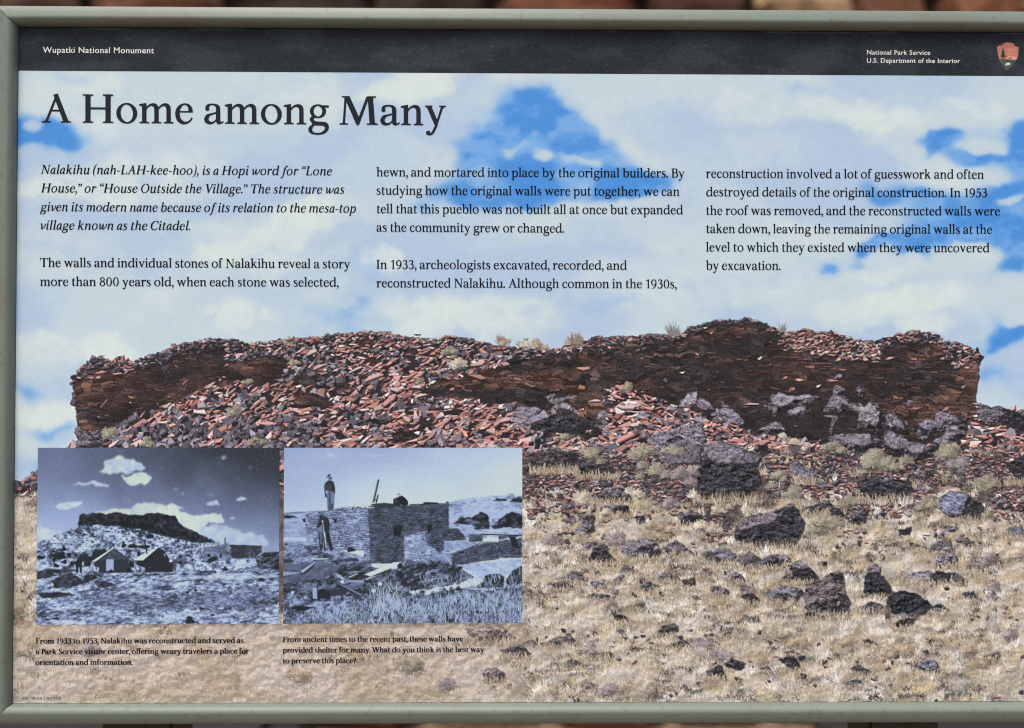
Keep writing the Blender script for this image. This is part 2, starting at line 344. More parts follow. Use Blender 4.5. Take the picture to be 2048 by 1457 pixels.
class Canvas:
    def __init__(c, x0, y0, x1, y1, S):
        c.x0, c.y0, c.S = x0, y0, S
        c.W = int(round((x1 - x0) * S)) + 1; c.H = int(round((y1 - y0) * S)) + 1
        c.a = np.zeros((c.H, c.W, 3), np.float32)
        xs = x0 + np.arange(c.W, dtype=np.float32) / S; ys = y0 + np.arange(c.H, dtype=np.float32) / S
        c.X, c.Y = np.meshgrid(xs, ys)
    def box(c, x0, y0, x1, y1):
        i0 = max(int((x0 - c.x0) * c.S), 0); i1 = min(int((x1 - c.x0) * c.S) + 2, c.W)
        j0 = max(int((y0 - c.y0) * c.S), 0); j1 = min(int((y1 - c.y0) * c.S) + 2, c.H)
        return (slice(j0, j1), slice(i0, i1)) if i1 > i0 and j1 > j0 else None
    def poly(c, pts, col, alpha=1.0):                                  # small convex polygon, anti-aliased
        p = (np.asarray(pts, np.float32) - (c.x0, c.y0)) * c.S
        i0, j0 = np.floor(p.min(0)).astype(int) - 1; i1, j1 = np.ceil(p.max(0)).astype(int) + 2
        i0 = max(i0, 0); j0 = max(j0, 0); i1 = min(i1, c.W); j1 = min(j1, c.H)
        if i1 <= i0 or j1 <= j0: return
        q = np.roll(p, -1, 0); d = q - p
        if (p[:, 0] * q[:, 1] - q[:, 0] * p[:, 1]).sum() < 0: p = p[::-1]; q = np.roll(p, -1, 0); d = q - p
        L = np.maximum(np.hypot(d[:, 0], d[:, 1]), 1e-6)
        xs = np.arange(i0, i1, dtype=np.float32); ys = np.arange(j0, j1, dtype=np.float32)
        A = (d[:, 0] / L)[:, None, None]; B = (d[:, 1] / L)[:, None, None]
        dist = A * (ys[None, :, None] - p[:, 1, None, None]) - B * (xs[None, None, :] - p[:, 0, None, None])
        m = np.clip(dist.min(0) + 0.5, 0, 1) * alpha
        v = c.a[j0:j1, i0:i1]; v += (col - v) * m[..., None]
    def mask(c, pts, rough=0.0, seed=5, scale=9.0, soft=1.0, pad=6):   # any polygon, with a ragged edge
        p = np.asarray(pts, np.float32); r = rough + pad
        b = c.box(p[:, 0].min() - r, p[:, 1].min() - r, p[:, 0].max() + r, p[:, 1].max() + r)
        if b is None: return None, None
        X, Y = c.X[b], c.Y[b]
        if rough:
            dx = (fbm(X, Y, scale, 3, seed) - .5) * 2.4 * rough; dy = (fbm(X, Y, scale, 3, seed + 40) - .5) * 2.4 * rough
            X = X + dx; Y = Y + dy
        m = np.zeros(X.shape, np.float32)
        for ox in (-.25, .25):
            for oy in (-.25, .25):
                ins = np.zeros(X.shape, bool); XX = X + ox / c.S; YY = Y + oy / c.S
                for k in range(len(p)):
                    (ax, ay), (bx, by) = p[k], p[(k + 1) % len(p)]
                    if ay == by: continue
                    ins ^= ((ay > YY) != (by > YY)) & (XX < (bx - ax) * (YY - ay) / (by - ay) + ax)
                m += ins
        m /= 4
        for _ in range(int(soft)):
            m = blur3(m)
        return b, m
    def fill(c, pts, col, alpha=1.0, **k):
        b, m = c.mask(pts, **k)
        if b is None: return
        v = c.a[b]; v += (col - v) * (m * alpha)[..., None]
    def strokes(c, P, Q, col, w=1.0, K=8, bend=None, bands=1, op=1.0):    # many thin strokes P->Q at once, painted from the top of the sheet down
        P = np.asarray(P, np.float32); Q = np.asarray(Q, np.float32); col = np.broadcast_to(np.asarray(col, np.float32), (len(P), 3))
        order = np.argsort(P[:, 1], kind='stable'); cut = np.array_split(order, bands)
        K = int(K * 1.7)
        t = np.linspace(0, 1, K, dtype=np.float32)[None, :]
        for ix in cut:
            if not len(ix): continue
            px = P[ix, 0:1] + (Q[ix, 0:1] - P[ix, 0:1]) * t; py = P[ix, 1:2] + (Q[ix, 1:2] - P[ix, 1:2]) * t
            if bend is not None: px = px + bend[ix][:, None] * t * t
            px = ((px - c.x0) * c.S); py = ((py - c.y0) * c.S)
            ln = np.hypot(Q[ix, 0] - P[ix, 0], Q[ix, 1] - P[ix, 1]) * c.S / (K - 1)
            wt = (np.minimum(ln, 1.2) * w * 1.3)[:, None] * (1.1 - 0.5 * t)
            i = np.floor(px).astype(np.int64); j = np.floor(py).astype(np.int64); fx = px - i; fy = py - j
            j0 = max(int(j.min()), 0); j1 = min(int(j.max()) + 2, c.H)
            if j1 <= j0: continue
            n = (j1 - j0) * c.W; acc = np.zeros((n, 4), np.float64)
            cc = [np.broadcast_to(col[ix, k:k + 1], px.shape) for k in range(3)]
            for di, dj, ww in ((0, 0, (1 - fx) * (1 - fy)), (1, 0, fx * (1 - fy)), (0, 1, (1 - fx) * fy), (1, 1, fx * fy)):
                a = i + di; b = j + dj; ok = (a >= 0) & (a < c.W) & (b >= j0) & (b < j1)
                idx = ((b - j0) * c.W + a)[ok]; w_ = (ww * wt)[ok]
                acc[:, 3] += np.bincount(idx, w_, n)
                for k in range(3): acc[:, k] += np.bincount(idx, w_ * cc[k][ok], n)
            al = np.clip(acc[:, 3], 0, 1) * op; m = al > 1e-3
            v = c.a[j0:j1].reshape(-1, 3)
            v[m] += ((acc[m, :3] / acc[m, 3:4]) - v[m]) * al[m, None]

def blur3(m):
    m = np.pad(m, 1, mode='edge')
    m = m[:-2] * .25 + m[1:-1] * .5 + m[2:] * .25
    return m[:, :-2] * .25 + m[:, 1:-1] * .5 + m[:, 2:] * .25

def off(x, y, k):                                                       # tracing helper: local tracing units to artwork units
    return lambda pts: [(x + a / k, y + b / k) for a, b in pts]
c1, c2, c3, c4 = off(20, 620, 4), off(500, 620, 4), off(1000, 620, 4), off(1500, 620, 3.737)
c5, c6, c7, c8 = off(1030, 880, 4), off(1536, 880, 4), off(1030, 1140, 4), off(1536, 1140, 4)

# ---- sky -----------------------------------------------------------------------------------------------------------
def paint_sky(c):
    b = c.box(0, 100, 2200, 1000); X, Y = c.X[b], c.Y[b]
    wx = (fbm(X, Y, 100, 5, 11) - .5) * 95 + (fbm(X, Y, 22, 3, 25) - .5) * 22
    wy = (fbm(X, Y, 80, 5, 31) - .5) * 55 + (fbm(X, Y, 20, 3, 45) - .5) * 16
    XX, YY = X + wx, Y + wy
    def blob(cx, cy, rx, ry, a=0.0, s=0.8):
        ca, sa = math.cos(math.radians(a)), math.sin(math.radians(a))
        dx, dy = XX - cx, YY - cy
        r = np.sqrt(((dx * ca + dy * sa) / rx) ** 2 + ((-dx * sa + dy * ca) / ry) ** 2)
        return 1 - sstep(1 - s, 1 + s, r)
    # open blue
    B = np.zeros(X.shape, np.float32)
    for q, k in (((48, 285, 70, 34, -18), 1.0), ((75, 258, 80, 22, 0), .8), ((150, 283, 45, 12, 0), .65), ((120, 150, 120, 14, 0), .3), ((20, 330, 40, 30, 0), .7),
                 ((1030, 300, 100, 84, -30), 1.1), ((1075, 250, 70, 36, 10), 1.0), ((1160, 290, 70, 30, 30), .9), ((940, 372, 105, 34, -22), 1.0), ((1080, 262, 75, 34, 22), 1.0), ((1185, 312, 82, 28, 14), .75), ((1245, 355, 60, 26, 8), .6), ((1130, 360, 170, 26, 0), .85),
                 ((1080, 378, 160, 22, 0), .45), ((860, 402, 60, 12, -10), .5), ((1010, 400, 60, 12, 0), .45), ((960, 205, 40, 30, 0), .3), ((895, 300, 25, 25, 0), .3),
                 ((1900, 288, 34, 16, -25), .95), ((1870, 285, 34, 8, 0), .55), ((1960, 270, 90, 22, -10), .4), ((1965, 326, 60, 13, 10), .95), ((2045, 300, 28, 45, 0), .95), ((2010, 335, 60, 10, 0), .8),
                 ((1790, 388, 75, 15, 4), .7), ((1800, 402, 50, 12, 0), .8), ((1720, 372, 50, 10, 10), .45), ((2010, 378, 45, 9, -10), .75), ((2030, 425, 95, 42, 0), 1.1), ((1925, 432, 110, 24, -6), .95), ((1980, 458, 130, 22, -8), 1.1), ((2070, 465, 70, 40, 0), 1.0),
                 ((1860, 483, 70, 12, -16), .95), ((1760, 490, 90, 10, -12), .75), ((1710, 508, 60, 11, -18), .85), ((1658, 527, 28, 10, -55), .85), ((1680, 537, 50, 5, -5), .6), ((1590, 533, 18, 6, 0), .5), ((1540, 545, 20, 5, 0), .4), ((1620, 520, 30, 8, 0), .5), ((1840, 508, 22, 10, 60), .35),
                 ((2045, 530, 30, 24, 0), .75), ((2020, 545, 40, 10, -12), .6), ((1360, 345, 60, 8, 0), .3), ((1260, 216, 18, 6, 0), .4), ((1360, 224, 18, 5, 0), .5), ((1315, 192, 24, 8, 0), .3),
                 ((1640, 190, 70, 12, 0), .3), ((1730, 188, 80, 9, 0), .22), ((1910, 193, 30, 7, 0), .3),
                 ((715, 520, 60, 34, -40), .26), ((690, 470, 60, 26, -30), .2), ((735, 610, 60, 60, 0), .26), ((660, 590, 90, 40, 0), .2), ((705, 645, 90, 34, 0), .3), ((640, 660, 60, 26, 0), .2),
                 ((60, 745, 60, 42, 0), .2), ((85, 780, 60, 24, 0), .22), ((60, 800, 20, 26, 30), .3), ((80, 866, 120, 11, -6), .4), ((150, 862, 60, 12, 0), .25), ((130, 760, 40, 34, 0), .25), ((175, 640, 150, 16, 0), .3), ((60, 690, 40, 16, 0), .2), ((80, 940, 110, 26, 0), .3), ((45, 915, 60, 20, 0), .35),
                 ((2040, 672, 40, 9, -6), .8), ((2015, 693, 55, 8, -10), .4), ((2000, 740, 90, 16, -6), .36), ((2030, 780, 70, 20, 0), .28), ((2000, 800, 100, 24, 0), .22), ((1995, 640, 90, 60, 0), .3), ((1980, 710, 60, 60, 0), .3),
                 ((1480, 650, 120, 20, 0), .2), ((1210, 610, 160, 14, -8), .3), ((1080, 650, 140, 16, 0), .22), ((880, 640, 60, 20, 0), .1)):
        B = 1 - (1 - B) * (1 - np.minimum(.97, blob(q[0], q[1], q[2] * 1.16, q[3] * 1.2, q[4]) * k))
    wisp = fbm(X + wx * .5, Y + wy * .4, 46, 5, 60, 1.7, -.12)
    B = B * (0.72 + .42 * sstep(.25, .65, wisp)) * 1.08
    for q, k in (((1040, 308, 24, 10, -20), .6), ((1008, 312, 16, 9, 0), .55), ((1102, 278, 14, 8, -30), .7), ((1105, 318, 26, 11, -10), .6), ((1075, 300, 26, 9, 10), .45), ((1168, 328, 26, 9, 20), .6), ((1000, 330, 60, 8, -10), .3), ((75, 252, 20, 10, -20), .75), ((66, 310, 22, 22, -50), .6), ((1060, 352, 90, 7, 0), .25), ((2030, 402, 34, 10, -12), .75), ((1980, 345, 40, 8, 0), .4), ((1670, 520, 16, 18, 0), .6)):
        B = B - k * blob(*q, s=.7) * B
    feather = fbm(X + wx * .7, Y + wy * .7, 42, 5, 66, 1.7, -.1, .6)
    B = np.clip(sstep(.04, 1.12, B + (feather - .5) * .75 * sstep(.02, .3, B)), 0, 1)
    Bs = B
    for _ in range(int(75 * c.S)): Bs = blur3(Bs)
    for _ in range(3): B = blur3(B)
    B = np.clip(.27 * B + .76 * Bs, 0, 1)
    # pale lavender shade and creamy tops of the clouds
    lav = sstep(.40, .66, fbm(X + wx * .6, Y + wy * .6, 150, 5, 70, 1.9, .06)) * .9
    for q, k in (((520, 400, 220, 26, -12), .9), ((200, 428, 260, 14, 0), .8), ((640, 445, 60, 60, 0), .6), ((480, 290, 200, 28, 0), .4), ((1000, 175, 120, 20, 0), .4), ((1400, 560, 200, 18, 0), .5), ((1900, 560, 160, 16, 0), .4), ((560, 560, 120, 60, -20), .5), ((740, 330, 90, 80, 0), .4), ((300, 500, 260, 40, 0), .25), ((1400, 420, 160, 30, 0), .3)):
        lav = np.maximum(lav, blob(*q, s=.6) * k)
    cream = np.zeros(X.shape, np.float32)
    for q, k in (((190, 255, 60, 26, 0), .5), ((180, 160, 60, 30, 30), .55), ((820, 175, 90, 34, -10), .8), ((250, 350, 200, 50, -10), .5), ((150, 385, 150, 26, 0), .6), ((620, 430, 90, 30, -15), .8), ((560, 470, 90, 30, -20), .75), ((470, 500, 70, 26, -20), .7), ((540, 520, 60, 40, 0), .4), ((150, 180, 40, 22, 0), .3),
                 ((780, 520, 30, 30, 0), .55), ((840, 640, 120, 40, 0), .7), ((780, 650, 26, 14, 0), .6), ((210, 690, 60, 40, 0), .85), ((210, 665, 34, 18, 0), .5), ((80, 700, 80, 34, 0), .6), ((80, 830, 100, 36, 0), .9), ((110, 815, 40, 30, 0), .6), ((60, 800, 20, 14, 0), .4), ((540, 625, 40, 14, 0), .5), ((475, 640, 30, 34, 0), .6), ((440, 620, 26, 10, 0), .4), ((1000, 640, 120, 50, 0), .55),
                 ((1740, 230, 120, 30, 8), .6), ((1500, 210, 110, 40, 0), .35), ((1680, 225, 120, 22, 0), .4), ((1950, 215, 60, 16, 0), .4), ((1520, 300, 120, 50, 0), .25), ((1780, 600, 150, 34, -12), .7), ((1850, 640, 60, 30, 0), .55), ((1700, 640, 60, 30, 0), .4), ((1620, 470, 120, 30, 0), .2), ((1760, 540, 80, 14, -6), .45), ((1950, 500, 60, 12, 10), .35), ((1500, 580, 140, 40, 0), .3), ((1100, 470, 220, 40, 0), .2), ((1280, 560, 160, 40, 0), .3), ((150, 920, 60, 30, 0), .5), ((1960, 470, 50, 10, -8), .3)):
        cream = np.maximum(cream, blob(*q, s=.5) * k)
    bil = 1 - np.abs(2 * fbm(X + wx * .4, Y + wy * .4, 52, 5, 80, 1.2) - 1)
    cream = sstep(-.05, 1.15, cream * 1.15 + (bil - .72) * .8 * sstep(.02, .5, cream))
    puff = sstep(.5, .75, fbm(X + wx * .5, Y + wy * .5, 74, 5, 84, 1.5)) * .4
    cream = np.maximum(cream, puff * (1 - lav))
    for _ in range(3): cream = blur3(cream)
    col = np.broadcast_to(rgb(197, 214, 224), X.shape + (3,)).copy()
    col = mix(col, rgb(174, 196, 227), np.clip(lav * .85, 0, 1) * (1 - cream * .8))
    col = mix(col, rgb(216, 227, 226), np.clip(cream, 0, 1))
    col = mix(col, mix(np.broadcast_to(rgb(150, 186, 230), col.shape), rgb(80, 146, 221) + (rgb(52, 34, 14) * sstep(.42, .72, fbm(X + wx * .6, Y + wy * .6, 38, 4, 68, 1.8, -.15))[..., None] * .8), sstep(.25, .95, B)), sstep(-.03, .86, B) * (.7 + .3 * sstep(.2, .8, B)))
    fall = sstep(600, 900, Y)[..., None]                                  # towards the printed horizon the sky is a little greener
    col = col * (1 - fall * .0)
    col = col + ((fbm(X, Y, 13, 3, 90) - .5) * .022)[..., None]
    c.a[b] = col

# ---- outlines of the printed hill ------------------------------------------------------------------------------------
SKYLINE = [(18, 978), (40, 966), (60, 957), (74, 946), (90, 930), (120, 905), (140, 892), (155, 882), (156, 865), (154, 845), (152, 820), (145, 797), (147, 780), (144, 762), (140, 755), (152, 748), (159, 737), (170, 729), (182, 721), (181, 715), (195, 713), (203, 717), (210, 720), (225, 723), (240, 714), (245, 722), (270, 723), (285, 717),
           (297, 709), (310, 709), (332, 702), (357, 691), (370, 686), (390, 686), (407, 679), (430, 677), (445, 681), (465, 679), (480, 684), (507, 687), (537, 684), (560, 680), (612, 677), (660, 671), (690, 667), (732, 664), (767, 665), (800, 671), (825, 676), (875, 679), (907, 672), (937, 679), (967, 686), (1000, 693), (1050, 697),
           (1107, 700), (1135, 690), (1175, 682), (1195, 672), (1212, 677), (1237, 673), (1270, 675), (1300, 668), (1327, 671), (1362, 668), (1377, 656), (1410, 648), (1435, 640), (1475, 642), (1497, 638), (1519, 645), (1540, 652), (1553, 658), (1580, 664), (1612, 660), (1634, 664), (1674, 666), (1687, 677), (1714, 680), (1741, 682), (1760, 687), (1768, 676), (1784, 678), (1794, 668), (1808, 669),
           (1824, 661), (1856, 666), (1879, 669), (1881, 684), (1909, 685), (1936, 694), (1958, 705), (1960, 722), (1958, 754), (1953, 786), (1952, 807), (1963, 809), (1982, 818), (1995, 814), (2019, 821), (2048, 831), (2110, 846)]
HILL = SKYLINE + [(2110, 1440), (10, 1440)]
DARK = [  # masonry in shade
    [(147, 768), (160, 742), (200, 735), (250, 738), (300, 728), (350, 706), (380, 698), (440, 694), (455, 705), (448, 755), (432, 766), (395, 781), (357, 801), (330, 813), (295, 823), (245, 842), (228, 857), (200, 868), (170, 862), (157, 872), (156, 845), (150, 800)],
    [(455, 722), (500, 718), (565, 712), (575, 735), (560, 762), (520, 772), (495, 765), (470, 760), (448, 758)],
    c2([(330, 560), (380, 520), (520, 525), (580, 560), (540, 610), (420, 610), (330, 600)]), c2([(340, 660), (520, 670), (650, 740), (640, 790), (480, 790), (380, 760), (320, 700)]), c2([(660, 600), (860, 590), (860, 640), (700, 650)]), c2([(860, 520), (960, 510), (950, 560), (870, 570)]),
    c2([(860, 250), (930, 225), (1000, 270), (880, 300)]), c2([(950, 380), (1050, 375), (1050, 440), (940, 420)]), c2([(1210, 310), (1340, 310), (1330, 355), (1220, 360)]), c2([(1370, 860), (1500, 850), (1440, 950), (1360, 960)]), c2([(1130, 990), (1340, 970), (1330, 1070), (1140, 1060)]),
    [(846, 788), (868, 764), (930, 752), (1000, 733), (1030, 720), (1100, 712), (1185, 696), (1230, 692), (1210, 760), (1204, 792), (1215, 815), (1196, 846), (1162, 872), (1120, 868), (1065, 858), (1060, 842), (1030, 812), (960, 800), (900, 800)],
    [(1183, 700), (1250, 690), (1300, 678), (1362, 674), (1400, 662), (1440, 650), (1510, 652), (1555, 668), (1590, 690), (1620, 708), (1690, 720), (1760, 716), (1768, 694), (1800, 684), (1850, 680), (1878, 672), (1890, 700), (1905, 740), (1956, 712), (1958, 754), (1952, 800), (1950, 850), (1917, 882), (1861, 890), (1768, 890), (1720, 880), (1666, 874), (1628, 888), (1594, 876), (1545, 870), (1490, 862), (1412, 828), (1357, 813), (1300, 793), (1275, 780), (1240, 768), (1207, 785)],
    [(1954, 815), (1985, 822), (2050, 836), (2110, 850), (2110, 875), (2040, 868), (1990, 850), (1955, 856)],
]
PINK = [rgb(194, 148, 146), rgb(180, 132, 130), rgb(208, 174, 172), rgb(224, 204, 203), rgb(164, 116, 114), rgb(188, 142, 132), rgb(202, 168, 172), rgb(148, 104, 102), rgb(176, 132, 120)]
GREY = [rgb(122, 117, 130), rgb(100, 97, 108), rgb(152, 148, 163), rgb(84, 82, 92), rgb(112, 104, 112)]

def stone(c, r, x, y, w, h, ang, col, contrast=1.0):
    n = r.randint(4, 7); a = np.sort(r.uniform(0, 6.283, n) * .35 + np.arange(n) * 6.283 / n)
    rad = r.uniform(.75, 1.1, n)
    p = np.stack([np.cos(a) * rad * w / 2, np.sin(a) * rad * h / 2], 1)
    ca, sa = math.cos(ang), math.sin(ang); R = np.array([[ca, sa], [-sa, ca]])
    q = p @ R + (x, y)
    c.poly(q + (1.0, 2.0 + h * .06), rgb(38, 37, 42), .85 * contrast)
    c.poly(q, col * r.uniform(.5, .74))
    c.poly((p * (.95, .78) - (0, h * .12)) @ R + (x, y), col)

def in_poly(x, y, P):
    P = np.asarray(P); ins = np.zeros(np.shape(x), bool)
    for k in range(len(P)):
        (ax, ay), (bx, by) = P[k], P[(k + 1) % len(P)]
        if ay == by: continue
        ins ^= ((ay > y) != (by > y)) & (x < (bx - ax) * (y - ay) / (by - ay) + ax)
    return ins

def paint_masonry(c, pts, seed):
    b, m = c.mask(pts, 5, seed, 10)
    if b is None: return
    X, Y = c.X[b], c.Y[b]
    n2 = fbm(X, Y, 36, 3, seed + 9, 2.2); lit = fbm(X, Y, 90, 2, seed + 19, 1.5)
    Y2 = Y + (fbm(X, Y, 60, 3, seed + 29) - .5) * 30 + (fbm(X, Y, 9, 2, seed + 31) - .5) * 6
    row = 6.6; k = np.floor(Y2 / row); f = Y2 / row - k
    u = X / 21.0 + vnoise(k * 3.7, k * 0 + .5, seed + 3) * 17 + (fbm(X, Y, 12, 2, seed + 37) - .5) * .7
    i = np.floor(u); g = u - i; t = vnoise(i * 7.31 + .3, k * 5.7 + .2, seed + 7)
    gap = np.minimum(sstep(0, .34, f) * sstep(1, .8, f), sstep(0, .12, g) * sstep(1, .88, g))
    warm = sstep(.38, .62, n2); gap = 1 - (1 - gap) * sstep(.38, .6, fbm(X, Y, 16, 3, seed + 41))
    big = .72 + .5 * fbm(X, Y, 30, 4, seed + 43, 1.6)
    face = mix(np.broadcast_to(rgb(70, 64, 66), X.shape + (3,)), rgb(124, 90, 80), np.clip(warm * .7 + (t > .8) * .35, 0, 1)) * ((.5 + .8 * t) * big)[..., None]
    col = mix(np.broadcast_to(rgb(46, 42, 44), X.shape + (3,)), face, gap * (.42 + .58 * sstep(.32, .6, lit)))
    col = col + ((np.random.RandomState(seed).rand(*X.shape) - .5) * .07)[..., None]
    v = c.a[b]; v += (col - v) * m[..., None]

def boulder(c, pts, lit, dark, seed, k=1.0, rough=3.2, side=0.45):
    """A printed rock: lit from the upper left, its lower right in shade, pitted and cracked."""
    b, m = c.mask(pts, rough, seed, 8)
    if b is None: return
    X, Y = c.X[b], c.Y[b]; p = np.asarray(pts); lo, hi = p.min(0), p.max(0)
    u = (X - lo[0]) / max(hi[0] - lo[0], 1); v = (Y - lo[1]) / max(hi[1] - lo[1], 1)
    s = fbm(X, Y, 10, 4, seed + 7, 1.25, .6, .6); f = fbm(X, Y, 26, 3, seed + 17)
    rel = (s - np.roll(np.roll(s, 2, 0), 1, 1))                            # little facets turned to the light
    t = v * .8 + u * side + (s - .5) * .8 + (f - .5) * .7 - rel * 1.8
    sh = 1 - sstep(.5 * k, 1.02 * k, t)
    col = mix(np.broadcast_to(dark, X.shape + (3,)), lit, sh * .96)
    pit = sstep(.62, .74, fbm(X, Y, 4.2, 2, seed + 27, 1.4, .4)); crack = 1 - sstep(.0, .035, np.abs(fbm(X, Y, 22, 3, seed + 37, 1.2, .9) - .5))
    col = col * (1.04 - .3 * pit - .34 * crack)[..., None] + (rel * .55 * (.4 + sh))[..., None]
    w = c.a[b]; w += (np.clip(col, 0, .9) - w) * m[..., None]

def rock_outline(r, x, y, w, h):
    n = r.randint(6, 9); a = np.sort(r.uniform(0, 6.283, n) * .3 + np.arange(n) * 6.283 / n); q = r.uniform(.75, 1.1, n)
    return [(x + math.cos(t) * k * w, y + math.sin(t) * k * h) for t, k in zip(a, q)]

def tufts(c, r, n, area, dens, cols, ln=(7, 15), spread=6, per=9, lean=.35, w=.85, bands=40, op=1.0):
    """Clumps of dry grass: each clump is a fan of blades from one foot."""
    x0, y0, x1, y1 = area
    x = r.uniform(x0, x1, n); y = r.uniform(y0, y1, n); keep = r.rand(n) < dens(x, y); x, y = x[keep], y[keep]; n = len(x)
    if not n: return
    ci = r.randint(0, len(cols), n); tone = r.uniform(.82, 1.1, n)
    X = np.repeat(x, per) + r.normal(0, spread * .35, n * per); Y = np.repeat(y, per) + r.normal(0, 1.6, n * per)
    L = r.uniform(ln[0], ln[1], n * per) * np.repeat(r.uniform(.7, 1.25, n), per)
    a = r.normal(0, lean, n * per) + (X - np.repeat(x, per)) / spread * .55
    Q = np.stack([X + np.sin(a) * L, Y - np.cos(a) * L], 1)
    col = np.array(cols)[np.repeat(ci, per)] * np.repeat(tone, per)[:, None] * r.uniform(.86, 1.12, (n * per, 1))
    c.strokes(np.stack([X, Y], 1), Q, np.clip(col, 0, .97), w, 8, bend=r.normal(0, 2.2, n * per), bands=bands, op=op)

def shrub(c, r, x, y, rad, cols, n=None, flat=.8, w=.7, dark=rgb(84, 80, 78), twig=False):
    if twig:
        n = int(rad * 2.2); a = r.uniform(-1.1, 1.1, n); t = r.uniform(.3, 1, n)
        c.strokes(np.stack([x + a * rad * .3, np.full(n, y + rad * .5)], 1), np.stack([x + np.sin(a) * rad * t, y + rad * .4 - np.cos(a) * rad * 1.3 * t], 1), np.array(cols)[r.randint(0, len(cols), n)] * .9, .4, 9, bend=r.normal(0, 3, n)); return
    for k in range(r.randint(4, 8)):
        lx, ly = x + r.normal(0, rad * .42), y + r.normal(0, rad * .22); lr = rad * r.uniform(.35, .62); n = int(lr * lr * .5) + 8
        m = n // 3; b = r.uniform(0, 6.283, m); q = np.sqrt(r.rand(m)) * lr * .8
        P = np.stack([lx + np.cos(b) * q, ly + lr * .35 + np.sin(b) * q * .5], 1)
        c.strokes(P, P + r.normal(0, 3, (m, 2)), dark * r.uniform(.8, 1.3), .9, 6, op=.5)
        a = r.uniform(-2.2, 2.2, n); t = np.sqrt(r.uniform(.02, 1, n)) * lr
        Q = np.stack([lx + np.sin(a) * t, ly - np.cos(a) * t * flat], 1); P = Q + np.stack([-np.sin(a) * lr * .42, np.cos(a) * lr * .42], 1) + r.normal(0, 1.2, (n, 2))
        col = np.array(cols)[r.randint(0, len(cols), n)] * r.uniform(.78, 1.14, (n, 1)) * (1.0 - .12 * np.sin(a) + .08 * np.cos(a))[:, None]
        c.strokes(P, Q, np.clip(col, 0, .96), w, 6, op=.85)

STRAW = [rgb(208, 196, 184), rgb(194, 178, 164), rgb(218, 209, 200), rgb(190, 170, 140), rgb(202, 192, 178)]
TAN = [rgb(176, 156, 134), rgb(152, 134, 114), rgb(192, 172, 150), rgb(164, 150, 132)]
OLIVE = [rgb(150, 143, 126), rgb(170, 162, 146), rgb(126, 118, 103), rgb(180, 174, 160)]
MAUVE = [rgb(150, 138, 142), rgb(128, 118, 126), rgb(172, 160, 160)]

